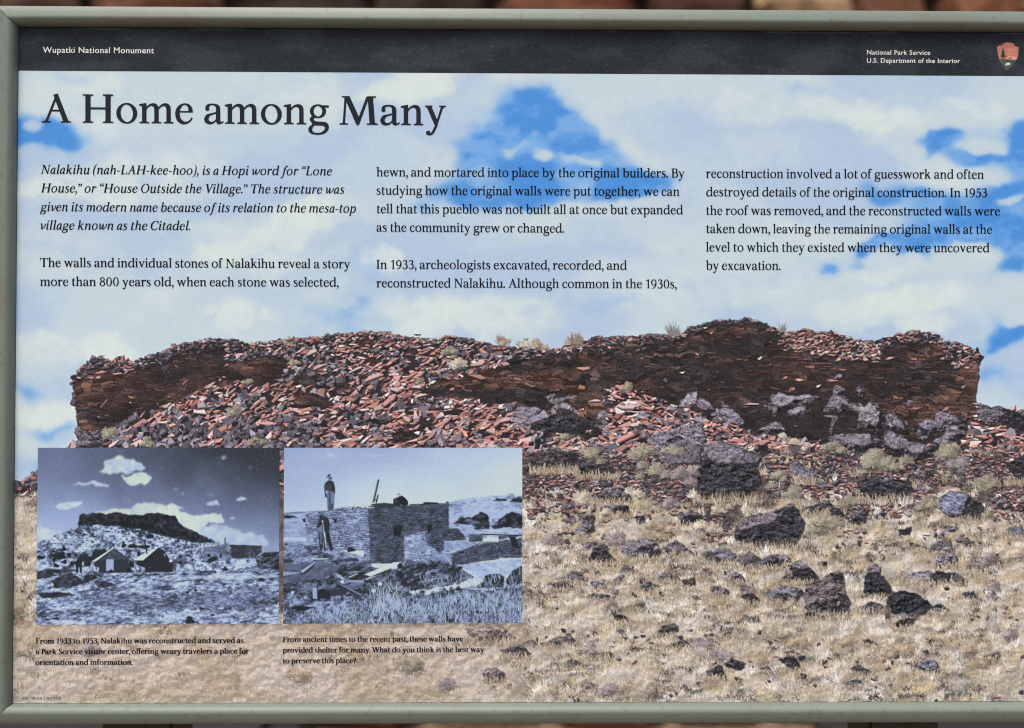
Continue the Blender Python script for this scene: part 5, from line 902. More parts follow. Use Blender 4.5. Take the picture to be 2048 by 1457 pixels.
    for q, t in (([(-20, 410), (160, 420), (210, 440), (150, 470), (-20, 470)], .22), ([(-20, 480), (310, 490), (310, 585), (-20, 580)], .4), ([(310, 600), (540, 455), (520, 500), (480, 560), (370, 650), (300, 660)], .2), ([(-20, 600), (310, 620), (-20, 680)], .62), ([(300, 595), (520, 455), (545, 455), (330, 625)], .75), ([(1290, 650), (1740, 465), (1850, 462), (1840, 500), (1380, 685)], .94), ([(1200, 720), (1380, 690), (1760, 540), (1780, 560), (1330, 735)], .78), ([(1790, 520), (1830, 475), (1880, 490), (1880, 560), (1820, 560)], .08), ([(840, 770), (900, 790), (1250, 960), (1230, 985), (1130, 930), (880, 810)], .5), ([(900, 830), (1000, 860), (1200, 975), (1170, 985)], .08), ([(850, 640), (920, 660), (1000, 730), (960, 740), (870, 690)], .7), ([(980, 740), (1280, 740), (1430, 760), (1280, 790), (1000, 765)], .62), ([(1020, 830), (1100, 780), (1280, 780), (1270, 810), (1100, 850)], .45), ([(1040, 690), (1190, 630), (1180, 645), (1060, 700)], .85), ([(870, 590), (1150, 600), (1390, 575), (1380, 590), (1150, 625), (890, 610)], .6), ([(560, 900), (640, 870), (760, 900), (790, 960), (720, 1020), (560, 1030)], .07), ([(700, 900), (980, 870), (1060, 900), (1000, 940), (800, 990)], .2), ([(485, 860), (550, 850), (560, 1030), (490, 1020)], .68), ([(1280, 740), (1450, 745), (1450, 775), (1290, 790)], .08), ([(1030, 240), (1120, 240), (1140, 290), (1020, 310)], .07), ([(130, 1170), (220, 1130), (360, 1140), (500, 1160), (360, 1220), (280, 1210)], .07)):
        c.poly(j3(q), tone(t))
    for (x, y, k) in ((945, 765, 32), (1430, 905, 34), (1530, 800, 36), (175, 925, 22)):
        q = np.linspace(0, 6.283, 12); c.poly(j3(np.stack([x + np.cos(q) * k, y + np.sin(q) * k * .9], 1)), tone(.86))
    for q, t in (([(0, 770), (300, 740), (600, 700), (750, 660), (760, 680), (500, 740), (250, 790)], .75), ([(0, 800), (260, 790), (540, 745), (200, 800)], .08), ([(1060, 870), (1480, 890), (1480, 905), (1100, 890)], .8), ([(1310, 920), (1460, 920), (1450, 945), (1340, 940)], .05), ([(1310, 680), (1400, 650), (1550, 650), (1620, 700), (1600, 860), (1250, 860)], .1), ([(1640, 740), (1740, 600), (1890, 520), (1890, 800), (1650, 820)], .1), ([(760, 660), (880, 560), (940, 580), (900, 740), (830, 800)], .12), ([(640, 620), (650, 460), (700, 490), (760, 560)], .3), ([(40, 530), (110, 410), (250, 460), (240, 480), (60, 540)], .36), ([(570, 1390), (640, 1290), (720, 1310), (800, 1240), (900, 1260), (970, 1390)], .06), ([(1020, 1390), (1150, 1310), (1240, 1390)], .1)):
        c.poly(j4(q), tone(t))
    def reeds(P, n, L, w, cv):
        q = np.asarray(P); x = r.uniform(q[:, 0].min(), q[:, 0].max(), n); y = r.uniform(q[:, 1].min(), q[:, 1].max(), n); ok = in_poly(x, y, P); x, y = x[ok], y[ok]; m = len(x); a = r.normal(0, .3, m); l = r.uniform(L * .4, L, m)
        c.strokes(np.stack([x, y], 1), np.stack([x + np.sin(a) * l, y - np.cos(a) * l], 1), np.array([tone(t) for t in cv])[r.randint(0, len(cv), m)], w, 12, bend=r.normal(0, 2, m), bands=5)
    reeds(j3([(1100, 1150), (2000, 1000), (4000, 900), (4000, 1440), (900, 1440)]), 900, 14, .6, (.1, .05, .2)); reeds(j3([(900, 1200), (2000, 1050), (4000, 900), (4000, 1460), (700, 1460)]), 1700, 20, .55, (.7, .78, .62, .84)); reeds(j3([(0, 1250), (1300, 1250), (1300, 1440), (0, 1440)]), 420, 9, .6, (.6, .75, .1)); reeds(j4([(300, 700), (1150, 640), (1890, 560), (1890, 900), (300, 900)]), 420, 14, .5, (.7, .8)); reeds(j3([(1350, 900), (1800, 850), (1900, 1300), (1400, 1300)]), 140, 34, .55, (.8, .86))
    # wall head, ladder and the three men
    dots(c, r, j1([(860, 1050), (1000, 1000), (1350, 1000), (1370, 1030), (900, 1065)]), 50, (.06, .12, .3), (1, 2.4), .6)
    for q, t in (([(1440, 945), (1525, 580), (1555, 575), (1470, 945)], .45), ([(1462, 945), (1535, 600), (1558, 575), (1480, 930)], .06), ([(1495, 950), (1525, 820), (1548, 818), (1515, 955)], .05), ([(1465, 900), (1510, 890), (1510, 905), (1465, 915)], .08), ([(1380, 1000), (1500, 985), (1980, 980), (1980, 1005), (1400, 1015)], .12), ([(1420, 965), (1620, 950), (1980, 975), (1980, 985), (1430, 985)], .2), ([(1600, 935), (1780, 965), (1640, 955)], .5)): c.poly(j1(q), tone(t))
    for q, t in (([(150, 970), (760, 955), (770, 965), (160, 985)], .1), ([(360, 955), (390, 935), (600, 945), (625, 975), (370, 965)], .06), ([(720, 945), (750, 925), (780, 940), (770, 955)], .05)): c.poly(j2(q), tone(t))
    for q, t in (([(1775, 970), (1780, 890), (1840, 860), (1910, 830), (1970, 870), (2010, 920), (2020, 985), (1860, 985)], .05), ([(1800, 900), (1850, 870), (1860, 950), (1800, 960)], .22), ([(1840, 850), (1850, 800), (1880, 795), (1905, 820), (1890, 855)], .55), ([(1835, 835), (1900, 815), (1900, 835), (1850, 862)], .9), ([(1870, 930), (1900, 920), (1925, 945), (1920, 990), (1880, 985)], .8)): c.poly(j1(q), tone(t))
    c.poly(j2([(-20, 840), (40, 850), (90, 900), (105, 970), (-20, 985)]), tone(.05))
    # the man on the wall: trousers, shirt, arms, face, hat
    for q, t in (([(715, 760), (800, 755), (845, 770), (840, 900), (828, 1040), (800, 1062), (720, 1068), (722, 900)], .42), ([(745, 770), (790, 770), (775, 900), (790, 1060), (745, 1060), (755, 900)], .12), ([(800, 780), (845, 770), (830, 1030), (800, 1050), (790, 900)], .5), ([(760, 960), (830, 960), (826, 1040), (790, 1062), (745, 1065)], .3), ([(680, 650), (720, 600), (745, 590), (790, 592), (830, 620), (850, 720), (840, 770), (790, 762), (712, 755), (690, 720)], .16), ([(672, 680), (685, 630), (715, 640), (708, 740), (712, 800), (690, 805), (676, 750)], .3), ([(825, 640), (845, 690), (850, 790), (835, 800), (815, 720)], .1), ([(720, 650), (780, 640), (790, 740), (725, 740)], .24), ([(680, 800), (712, 795), (722, 850), (700, 870)], .12), ([(640, 860), (690, 845), (695, 870), (655, 890)], .72), ([(732, 540), (780, 525), (795, 550), (780, 585), (745, 590)], .5), ([(765, 530), (796, 535), (792, 575), (765, 570)], .25), ([(708, 545), (735, 510), (765, 502), (810, 520), (795, 530), (745, 538), (722, 568)], .06), ([(735, 512), (745, 490), (765, 487), (782, 507)], .22), ([(740, 590), (770, 600), (745, 625)], .06)): c.poly(j1(q), tone(t))
    # the man with the rod
    for q, t in (([(600, 1190), (660, 1160), (720, 1165), (760, 1230), (765, 1310), (745, 1480), (570, 1480), (560, 1330)], .14), ([(570, 1350), (640, 1300), (660, 1480), (570, 1480)], .5), ([(555, 1340), (600, 1260), (650, 1220), (650, 1250), (610, 1330)], .1), ([(590, 1140), (650, 1130), (655, 1180), (610, 1195)], .14), ([(572, 1140), (600, 1090), (625, 1078), (650, 1100), (660, 1140), (610, 1128)], .18), ([(600, 1095), (620, 1080), (650, 1100), (640, 1120), (605, 1118)], .42), ([(630, 1235), (660, 1225), (665, 1245), (640, 1255)], .85)): c.poly(j1(q), tone(t))
    for q, t in (([(575, -10), (740, -10), (800, 270), (760, 290), (700, 120), (690, 280), (660, 285), (650, 60), (640, 250), (600, 300), (580, 120)], .16), ([(590, -10), (640, -10), (625, 180), (600, 180)], .4), ([(690, 10), (735, 10), (790, 270), (770, 280)], .06)): c.fill(j3(q), tone(t), soft=0)
    c.poly(j1([(648, 1260), (660, 1258), (690, 1480), (675, 1480)]), tone(.86)); c.poly(j3([(655, -10), (675, -10), (698, 240), (685, 240)]), tone(.88))
    specks(c, 420, 73, .05, .5); grain(c, 74, .015)
    return c

# ------------------------------------------------------------------ helpers
def srgb(v):
    v = np.asarray(v, np.float64)
    return np.where(v <= .04045, v / 12.92, ((v + .055) / 1.055) ** 2.4)

def lin(*c):                                                # 0..255 display colour to a linear base colour
    return tuple(float(x) for x in srgb(np.array(c) / 255.0)) + (1.0,)

CR = np.array(Euler(CAMROT, 'XYZ').to_matrix()); CL = np.array(CAMLOC)
def sheet(x, y, depth=0.0):
    """Artwork coordinates to the plane of the panel (depth = metres in front of the panel's face): (X, Z) arrays."""
    x = np.asarray(x, np.float64); y = np.asarray(y, np.float64)
    r = ((x - 1024) / 1650.0)[..., None] * CR[:, 0] + ((728.5 - y) / 1650.0)[..., None] * CR[:, 1] - CR[:, 2]
    t = (-depth - CL[1]) / r[..., 1]
    return CL[0] + t * r[..., 0], CL[2] + t * r[..., 2]

def link(o, parent=None):
    COL.objects.link(o)
    if parent: o.parent = parent
    return o

def thing(name, label, cat, loc=(0, 0, 0), group=None):
    o = bpy.data.objects.new(name, None); COL.objects.link(o); o.location = loc; o.empty_display_size = .1
    o['label'] = label; o['category'] = cat
    if group: o['group'] = group
    return o

def mesh_obj(name, verts, faces, mat, parent=None, base=(0, 0, 0), smooth=False):
    me = bpy.data.meshes.new(name); b = Vector(base)
    me.from_pydata([tuple(Vector(v) - b) for v in verts], [], faces); me.update()
    if mat: me.materials.append(mat)
    if smooth: me.polygons.foreach_set('use_smooth', [True] * len(me.polygons))
    o = bpy.data.objects.new(name, me); return link(o, parent)

def nodes(name):
    m = bpy.data.materials.new(name); m.use_nodes = True
    return m, m.node_tree.nodes, m.node_tree.links, m.node_tree.nodes["Principled BSDF"]

# ------------------------------------------------------------------ materials
def print_material():
    m, n, l, p = nodes("printed_laminate")
    a = n.new("ShaderNodeAttribute"); a.attribute_name = 'ink'
    l.new(a.outputs['Color'], p.inputs['Base Color'])
    p.inputs['Roughness'].default_value = .5; p.inputs['Specular IOR Level'].default_value = .08
    t = n.new("ShaderNodeTexNoise"); t.inputs['Scale'].default_value = 900; t.inputs['Detail'].default_value = 2
    b = n.new("ShaderNodeBump"); b.inputs['Strength'].default_value = .05; b.inputs['Distance'].default_value = .0004
    l.new(t.outputs['Fac'], b.inputs['Height']); l.new(b.outputs['Normal'], p.inputs['Normal'])
    return m

def ink_material(name, c, speck=0.0):
    m, n, l, p = nodes(name)
    p.inputs['Roughness'].default_value = .5; p.inputs['Specular IOR Level'].default_value = .08
    t = n.new("ShaderNodeTexNoise"); t.inputs['Scale'].default_value = 1400; t.inputs['Detail'].default_value = 3; t.inputs['Roughness'].default_value = .7
    r = n.new("ShaderNodeValToRGB"); r.color_ramp.elements[0].position = .3; r.color_ramp.elements[1].position = .8
    k = 1 + speck
    r.color_ramp.elements[0].color = (c[0] * (1 - speck * .5), c[1] * (1 - speck * .5), c[2] * (1 - speck * .5), 1); r.color_ramp.elements[1].color = (c[0] * k, c[1] * k, c[2] * k, 1)
    l.new(t.outputs['Fac'], r.inputs[0]); l.new(r.outputs[0], p.inputs['Base Color'])
    return m

def coat_material():
    m, n, l, p = nodes("grey_green_powder_coat")
    co = n.new("ShaderNodeTexCoord")
    fine = n.new("ShaderNodeTexNoise"); fine.inputs['Scale'].default_value = 1500; fine.inputs['Detail'].default_value = 3
    big = n.new("ShaderNodeTexNoise"); big.inputs['Scale'].default_value = 14; big.inputs['Detail'].default_value = 5; big.inputs['Roughness'].default_value = .65
    nick = n.new("ShaderNodeTexNoise"); nick.inputs['Scale'].default_value = 170; nick.inputs['Detail'].default_value = 2
    mp = n.new("ShaderNodeMapping"); mp.inputs['Scale'].default_value = (1, 1, 1)
    l.new(co.outputs['Object'], mp.inputs[0])
    for t in (fine, big, nick): l.new(mp.outputs[0], t.inputs['Vector'])
    r1 = n.new("ShaderNodeValToRGB"); e = r1.color_ramp.elements
    e[0].position = .3; e[0].color = (.143, .182, .158, 1); e[1].position = .72; e[1].color = (.180, .224, .197, 1)
    l.new(fine.outputs['Fac'], r1.inputs[0])
    r2 = n.new("ShaderNodeValToRGB"); e = r2.color_ramp.elements; e[0].position = .52; e[0].color = (0, 0, 0, 1); e[1].position = .74; e[1].color = (.6, .6, .6, 1)
    l.new(big.outputs['Fac'], r2.inputs[0])
    mx = n.new("ShaderNodeMix"); mx.data_type = 'RGBA'; l.new(r2.outputs[0], mx.inputs['Factor']); l.new(r1.outputs[0], mx.inputs[6]); mx.inputs[7].default_value = (.155, .145, .115, 1)
    r3 = n.new("ShaderNodeValToRGB"); e = r3.color_ramp.elements; e[0].position = .61; e[0].color = (0, 0, 0, 1); e[1].position = .70; e[1].color = (.6, .6, .6, 1)
    l.new(nick.outputs['Fac'], r3.inputs[0])
    mx2 = n.new("ShaderNodeMix"); mx2.data_type = 'RGBA'; l.new(r3.outputs[0], mx2.inputs['Factor']); l.new(mx.outputs[2], mx2.inputs[6]); mx2.inputs[7].default_value = (.13, .14, .12, 1)
    l.new(mx2.outputs[2], p.inputs['Base Color'])
    p.inputs['Roughness'].default_value = .48; p.inputs['Specular IOR Level'].default_value = .4
    b = n.new("ShaderNodeBump"); b.inputs['Strength'].default_value = .12; b.inputs['Distance'].default_value = .0005
    l.new(fine.outputs['Fac'], b.inputs['Height']); l.new(b.outputs['Normal'], p.inputs['Normal'])
    return m

def plain_material(name, c, rough=.6, scale=60, amount=.35, bump=.2):
    m, n, l, p = nodes(name)
    co = n.new("ShaderNodeTexCoord"); t = n.new("ShaderNodeTexNoise"); t.inputs['Scale'].default_value = scale; t.inputs['Detail'].default_value = 6
    l.new(co.outputs['Object'], t.inputs['Vector'])
    r = n.new("ShaderNodeValToRGB"); e = r.color_ramp.elements; e[0].position = .3; e[1].position = .75
    e[0].color = tuple(x * (1 - amount) for x in c[:3]) + (1,); e[1].color = tuple(min(1, x * (1 + amount)) for x in c[:3]) + (1,)
    l.new(t.outputs['Fac'], r.inputs[0]); l.new(r.outputs[0], p.inputs['Base Color']); p.inputs['Roughness'].default_value = rough
    b = n.new("ShaderNodeBump"); b.inputs['Strength'].default_value = bump; b.inputs['Distance'].default_value = .01
    l.new(t.outputs['Fac'], b.inputs['Height']); l.new(b.outputs['Normal'], p.inputs['Normal'])
    return m

def stone_material(name):
    m, n, l, p = nodes(name)
    a = n.new("ShaderNodeAttribute"); a.attribute_name = 'ink'
    co = n.new("ShaderNodeTexCoord"); t = n.new("ShaderNodeTexNoise"); t.inputs['Scale'].default_value = 16; t.inputs['Detail'].default_value = 8; t.inputs['Roughness'].default_value = .65
    l.new(co.outputs['Object'], t.inputs['Vector'])
    r = n.new("ShaderNodeValToRGB"); e = r.color_ramp.elements; e[0].position = .3; e[0].color = (.55, .5, .46, 1); e[1].position = .72; e[1].color = (1.35, 1.3, 1.25, 1)
    l.new(t.outputs['Fac'], r.inputs[0])
    mx = n.new("ShaderNodeMix"); mx.data_type = 'RGBA'; mx.blend_type = 'MULTIPLY'; mx.inputs['Factor'].default_value = 1
    l.new(a.outputs['Color'], mx.inputs[6]); l.new(r.outputs[0], mx.inputs[7]); l.new(mx.outputs[2], p.inputs['Base Color']); p.inputs['Roughness'].default_value = .85
    b = n.new("ShaderNodeBump"); b.inputs['Strength'].default_value = .5; b.inputs['Distance'].default_value = .02
    l.new(t.outputs['Fac'], b.inputs['Height']); l.new(b.outputs['Normal'], p.inputs['Normal'])
    return m

M_print = print_material()
M_coat = coat_material()
M_title = ink_material("title_ink", lin(33, 39, 46)[:3], .35)
M_body = ink_material("body_ink", lin(14, 18, 27)[:3], .2)
M_white = ink_material("white_ink", lin(226, 232, 232)[:3], .05)
M_board = plain_material("black_core_board", (.012, .012, .013), .6, 200, .3, .1)
M_post = plain_material("dark_steel_post", (.02, .019, .018), .5, 90, .3, .1)
M_ground = plain_material("gravelly_soil", (.21, .145, .095), .95, 42, .6, .8)
M_mortar = plain_material("earth_mortar", (.075, .05, .036), .95, 40, .4, .5)
M_stone = stone_material("sandstone"); M_dark_filler = plain_material("dark_filler_rock", (.018, .017, .017), .8, 30, .5, .6)

# ------------------------------------------------------------------ the place behind: soil and an old stone wall
g = mesh_obj("ground", [(-60, -60, 0), (60, -60, 0), (60, 60, 0), (-60, 60, 0)], [(0, 1, 2, 3)], M_ground); g['kind'] = 'structure'

rr = random.Random(4)
WY = 1.55
wall = thing("ruin_wall", "rough reddish sandstone wall standing out of focus behind the sign", "wall", (0, WY, 0))
def rock_mesh(name, items, mat, parent, base, attr=True, sub=2):
    bm = bmesh.new(); cl = bm.verts.layers.float_color.new('ink') if attr else None
    for (cx, cy, cz, sx, sy, sz, col, seed) in items:
        n0 = len(bm.verts)
        r = bmesh.ops.create_icosphere(bm, subdivisions=sub, radius=1.0)
        for v in r['verts']:
            p = v.co.copy()
            q = Vector([math.copysign(abs(t) ** .42, t) for t in p]); q *= .82
            k = 1 + .22 * mnoise.noise(p * 1.4 + Vector((seed * 3.1, seed * 1.7, seed))) + .08 * mnoise.noise(p * 4 + Vector((seed, 0, 0)))
            v.co = Vector((cx + q.x * k * sx, cy + q.y * k * sy, cz + q.z * k * sz))
            if cl: v[cl] = (*col, 1)
    me = bpy.data.meshes.new(name); bm.to_mesh(me); bm.free(); me.materials.append(mat)
    me.transform(__import__('mathutils').Matrix.Translation(-Vector(base)))
    return link(bpy.data.objects.new(name, me), parent)
pal = [(.16, .058, .026), (.11, .04, .02), (.19, .08, .036), (.07, .028, .015), (.036, .02, .013), (.13, .052, .024), (.28, .16, .085), (.40, .28, .17), (.022, .016, .013)]
items = []; z = 0.0; row = 0
while z < 2.45:
    h = rr.uniform(.10, .24); x = -1.75 + rr.uniform(0, .1)
    while x < 1.75:
        w = rr.uniform(.14, .42)
        c = pal[rr.choices(range(9), (6, 6, 4, 5, 4, 5, 2, 1.6, 4))[0]]
        items.append((x + w / 2, WY + rr.uniform(-.02, .03), z + h / 2, w * .56, .14, h * .58, c, rr.uniform(0, 90))); x += w
    z += h; row += 1
rock_mesh("stonework", items, M_stone, wall, (0, WY, 0))
mesh_obj("mortar_core", [(sx * 1.8, WY + y, zz) for sx in (-1, 1) for y in (.0, .34) for zz in (0.0, 2.36)], [(0, 1, 3, 2), (4, 6, 7, 5), (0, 2, 6, 4), (1, 5, 7, 3), (0, 4, 5, 1), (2, 3, 7, 6)], M_mortar, wall, (0, WY, 0))
for (bx, by, bz, sx, sy, sz, lab, sd) in ((-.98, 1.02, .10, .62, .22, .16, "large dark boulder added to fill the dark strip below the left half of the sign", 3), (1.12, 1.0, .08, .52, .22, .15, "dark boulder added to fill the dark strip below the right end of the sign", 8)):  # boulders added to fill the dark ends of the strip under the frame
    o = rock_mesh("dark_filler_boulder", [(0, 0, bz, sx, sy, sz, (0, 0, 0), sd)], M_dark_filler, None, (0, 0, 0), False, 4); o.location = (bx, by, 0)
    o['label'] = lab; o['category'] = 'boulder'; o['group'] = 'added dark boulders below the sign'

# ------------------------------------------------------------------ the sign
sign = thing("information_panel", "framed park information panel titled A Home among Many with photographs and text", "sign", (0, 0, 0))
X0, X1, Z0, Z1 = -PW / 2, PW / 2, CZ - PH / 2, CZ + PH / 2

def box(name, x0, x1, y0, y1, z0, z1, mat, parent, bevel=0.0):
    bm = bmesh.new()
    v = [bm.verts.new((x, y, zz)) for x in (x0, x1) for y in (y0, y1) for zz in (z0, z1)]
    for f in ((0, 1, 3, 2), (4, 6, 7, 5), (0, 4, 5, 1), (2, 3, 7, 6), (0, 2, 6, 4), (1, 5, 7, 3)): bm.faces.new([v[i] for i in f])
    bmesh.ops.recalc_face_normals(bm, faces=bm.faces[:])
    if bevel: bmesh.ops.bevel(bm, geom=bm.edges[:], offset=bevel, segments=2, affect='EDGES')
    me = bpy.data.meshes.new(name); bm.to_mesh(me); bm.free(); me.materials.append(mat)
    return link(bpy.data.objects.new(name, me), parent)

box("backing_board", X0 - .008, X1 + .008, .0004, .006, Z0 - .008, Z1 + .008, M_board, sign)

# frame: a rolled aluminium profile, mitred at the corners
RW, FH = .0162, .0088
prof = [(0.0, .0009), (.0002, .0030), (.0009, .0052), (.0021, .0070), (.0038, .0082), (.0052, FH - .0001), (.0066, FH - .0003), (.0100, FH - .0011), (RW - .0016, FH - .00235), (RW - .0008, FH - .0029), (RW - .0002, FH - .0038), (RW, FH - .0050), (RW, -.018), (.002, -.018), (.002, -.0070), (0.0, -.0070)]
prof = [(a, b) for a, b in prof]
def rail(a, b, out, mit_a, mit_b):
    """a, b: inner corner points (x, z); out: outward unit vector; the ends follow the 45 degree mitres, a hair apart."""
    a, b, out = Vector(a), Vector(b), Vector(out); t = (b - a).normalized(); gap = .0003
    V = []; F = []; n = len(prof); cuts = 28
    for s in range(cuts + 1):
        for dd, hh in prof:
            pa = a + out * dd - t * (dd - gap); pb = b + out * dd + t * (dd - gap); p = pa.lerp(pb, s / cuts)
            V.append((p.x, -hh, p.y))
    for s in range(cuts):
        for k in range(n):
            i, j = s * n + k, s * n + (k + 1) % n
            F.append((i, j, j + n, i + n))
    F.append(tuple(range(n - 1, -1, -1))); F.append(tuple(cuts * n + k for k in range(n)))
    o = mesh_obj("frame_rail", V, F, M_coat, sign)
    bm = bmesh.new(); bm.from_mesh(o.data); bmesh.ops.recalc_face_normals(bm, faces=bm.faces[:]); bm.to_mesh(o.data); bm.free()
    for p in o.data.polygons: p.use_smooth = len(p.vertices) == 4
    o.data.set_sharp_from_angle(angle=math.radians(40))
    return o
rail((X0, Z1), (X1, Z1), (0, 1), 1, 1); rail((X0, Z0), (X1, Z0), (0, -1), 1, 1)
rail((X0, Z0), (X0, Z1), (-1, 0), 1, 1); rail((X1, Z0), (X1, Z1), (1, 0), 1, 1)
for px in (-.352, .338):
    box("support_post", px - .032, px + .032, .0185, .0685, -.2, Z1 - .06, M_post, sign, .003)
for zz in (Z0 + .09, Z1 - .12):
    box("mounting_bar", X0 + .03, X1 - .03, .0065, .018, zz - .02, zz + .02, M_post, sign, .002)

# print sheets ------------------------------------------------------------------------------------
def print_sheet(name, c, lift, parent, clip=None):
    """A finely divided sheet carrying a printed picture as its ink colours."""
    X, Z = sheet(c.X, c.Y)
    if clip: X = np.clip(X, clip[0], clip[1]); Z = np.clip(Z, clip[2], clip[3])
    H, W = X.shape
    co = np.empty((H * W, 3), np.float32); co[:, 0] = X.ravel(); co[:, 1] = -lift; co[:, 2] = Z.ravel()
    me = bpy.data.meshes.new(name)
    q = (np.arange(H - 1)[:, None] * W + np.arange(W - 1)[None, :]).ravel().astype(np.int32)
    idx = np.stack([q, q + W, q + W + 1, q + 1], 1)
    nf = len(q)
    me.vertices.add(H * W); me.vertices.foreach_set('co', co.ravel())
    me.loops.add(nf * 4); me.loops.foreach_set('vertex_index', idx.ravel())
    me.polygons.add(nf); me.polygons.foreach_set('loop_start', np.arange(0, nf * 4, 4, dtype=np.int32))
    me.update(calc_edges=True)
    at = me.color_attributes.new('ink', 'FLOAT_COLOR', 'POINT')
    rgba = np.ones((H * W, 4), np.float32); rgba[:, :3] = np.clip(srgb(c.a.reshape(-1, 3)) * INK_GAIN, 0, .92)
    at.data.foreach_set('color', rgba.ravel())
    me.materials.append(M_print)
    return link(bpy.data.objects.new(name, me), parent)

def hline(y0, y1): return lambda x: y0 + (y1 - y0) * x / 2048.0

# the dark band across the top, its lower edge at the head of the big picture
def paint_band(S=.75):
    c = Canvas(20, 44, 2096, 158, S)
    n = fbm(c.X, c.Y, 40, 4, 1200, 2.5); f = fbm(c.X, c.Y, 4, 3, 1210, 1.6, .3)
    c.a[:] = mix(np.broadcast_to(rgb(41, 46, 52), c.X.shape + (3,)), rgb(54, 60, 67), sstep(.35, .7, n)); c.a += ((f - .5) * .05)[..., None]
    top = 54 + c.X * (10 / 2048.)
    w = (1 - sstep(4, 10, c.Y - top)) * sstep(.5, .62, fbm(c.X, c.Y, 22, 3, 1230, 5)); c.a += (rgb(112, 122, 126) - c.a) * (w * .45)[..., None]
    r = np.random.RandomState(88)
    for k in range(70):
        x, y = r.uniform(40, 2050), r.uniform(70, 140); a = r.normal(.2, .5); l = r.uniform(2, 9)
        c.strokes([[x, y]], [[x + math.cos(a) * l, y - math.sin(a) * l]], rgb(150, 158, 162), .4, 8, op=.5)
    cl = np.where(fbm(np.repeat(c.X[:1], 1, 0), c.Y[:1], 160, 2, 1250)[0] > .5, 1., .25)
    specks(c, 1100, 33, .05, .62); grain(c, 34, .008)
    return c
band_c = paint_band(); band_c.Y = 44 + (band_c.Y - 44) * (141.2 + band_c.X * (11.0 / 2048.0) - 44) / 114.0
band = print_sheet("header_band", band_c, .0003, sign, (X0 + .0004, X1 - .0004, 0, Z1 - .0009))
mural_c = paint_mural(.75)
mural = print_sheet("mural_print", mural_c, .0002, sign, (X0 + .0004, X1 - .0004, Z0 + .0003, 9))

def fit_quad(c, quad):
    """Stretch a small picture's own rectangle onto four artwork points (its printed outline)."""
    u = (c.X - c.X.min()) / (c.X.max() - c.X.min()); v = (c.Y - c.Y.min()) / (c.Y.max() - c.Y.min())
    (ax, ay), (bx, by), (dx, dy), (ex, ey) = quad
    c.X = (ax * (1 - u) + bx * u) * (1 - v) + (ex * (1 - u) + dx * u) * v
    c.Y = (ay * (1 - u) + by * u) * (1 - v) + (ey * (1 - u) + dy * u) * v
    return c
camp = print_sheet("inset_photograph", fit_quad(paint_camp(.95), [(76, 896), (559.5, 896), (557.5, 1248), (72.5, 1250)]), .0003, sign)
camp['label'] = "old photograph of tents and cabin below a dark mesa"
walls = print_sheet("inset_photograph", fit_quad(paint_walls(.95), [(568.5, 896), (1044.5, 896), (1045, 1245.5), (566, 1247.5)]), .0003, sign)
walls['label'] = "old photograph of three men at a half built stone house"

# lettering ------------------------------------------------------------------------------------
LIFT = .00042
def lettering(name, lines, mat, parent, bold=0.0):
    """lines: (text, italic, x0, base0, x1, base1, cap height) in artwork units."""
    V = []; F = []
    for text, ital, x0, b0, x1, b1, cap in lines:
        polys, a, b = layout(text, ital); s = (x1 - x0) / (b - a); sv = cap / CAP
        for lay, p in polys:
            p = np.array(p); px = x0 + (p[:, 0] - a) * s; py = b0 + (b1 - b0) * (px - x0) / max(x1 - x0, 1) - p[:, 1] * sv
            for q, dx in enumerate((-bold, bold) if bold else (0.0,)):           # spread of the printed ink
                X, Z = sheet(px + dx, py, LIFT); n = len(V)
                V += [(x, -LIFT - (lay * 2 + q) * 3e-6, z) for x, z in zip(X, Z)]; F.append(tuple(range(n, n + len(p))))
    return mesh_obj(name, V, F, mat, parent)

def sans(name, lines, mat, parent, weight=.009):
    V = []; F = []
    for text, x0, b0, x1, b1, cap in lines:
        cu = bpy.data.curves.new("line", 'FONT'); cu.body = text; cu.offset = weight; cu.space_character = 1.07; cu.resolution_u = 4; cu.fill_mode = 'FRONT' if hasattr(cu, 'fill_mode') else cu.fill_mode
        o = bpy.data.objects.new("line", cu); COL.objects.link(o)
        me = o.evaluated_get(bpy.context.evaluated_depsgraph_get()).to_mesh()
        co = np.array([v.co[:2] for v in me.vertices]); fs = [tuple(p.vertices) for p in me.polygons]
        caph = 0.729
        a, b = co[:, 0].min(), co[:, 0].max(); s = (x1 - x0) / (b - a)
        px = x0 + (co[:, 0] - a) * s; py = b0 + (b1 - b0) * (px - x0) / (x1 - x0) - co[:, 1] * cap / caph
        X, Z = sheet(px, py, LIFT); n = len(V); V += [(x, -LIFT, z) for x, z in zip(X, Z)]; F += [tuple(i + n for i in f) for f in fs]
        bpy.data.objects.remove(o); bpy.data.curves.remove(cu)
    return mesh_obj(name, V, F, mat, parent)

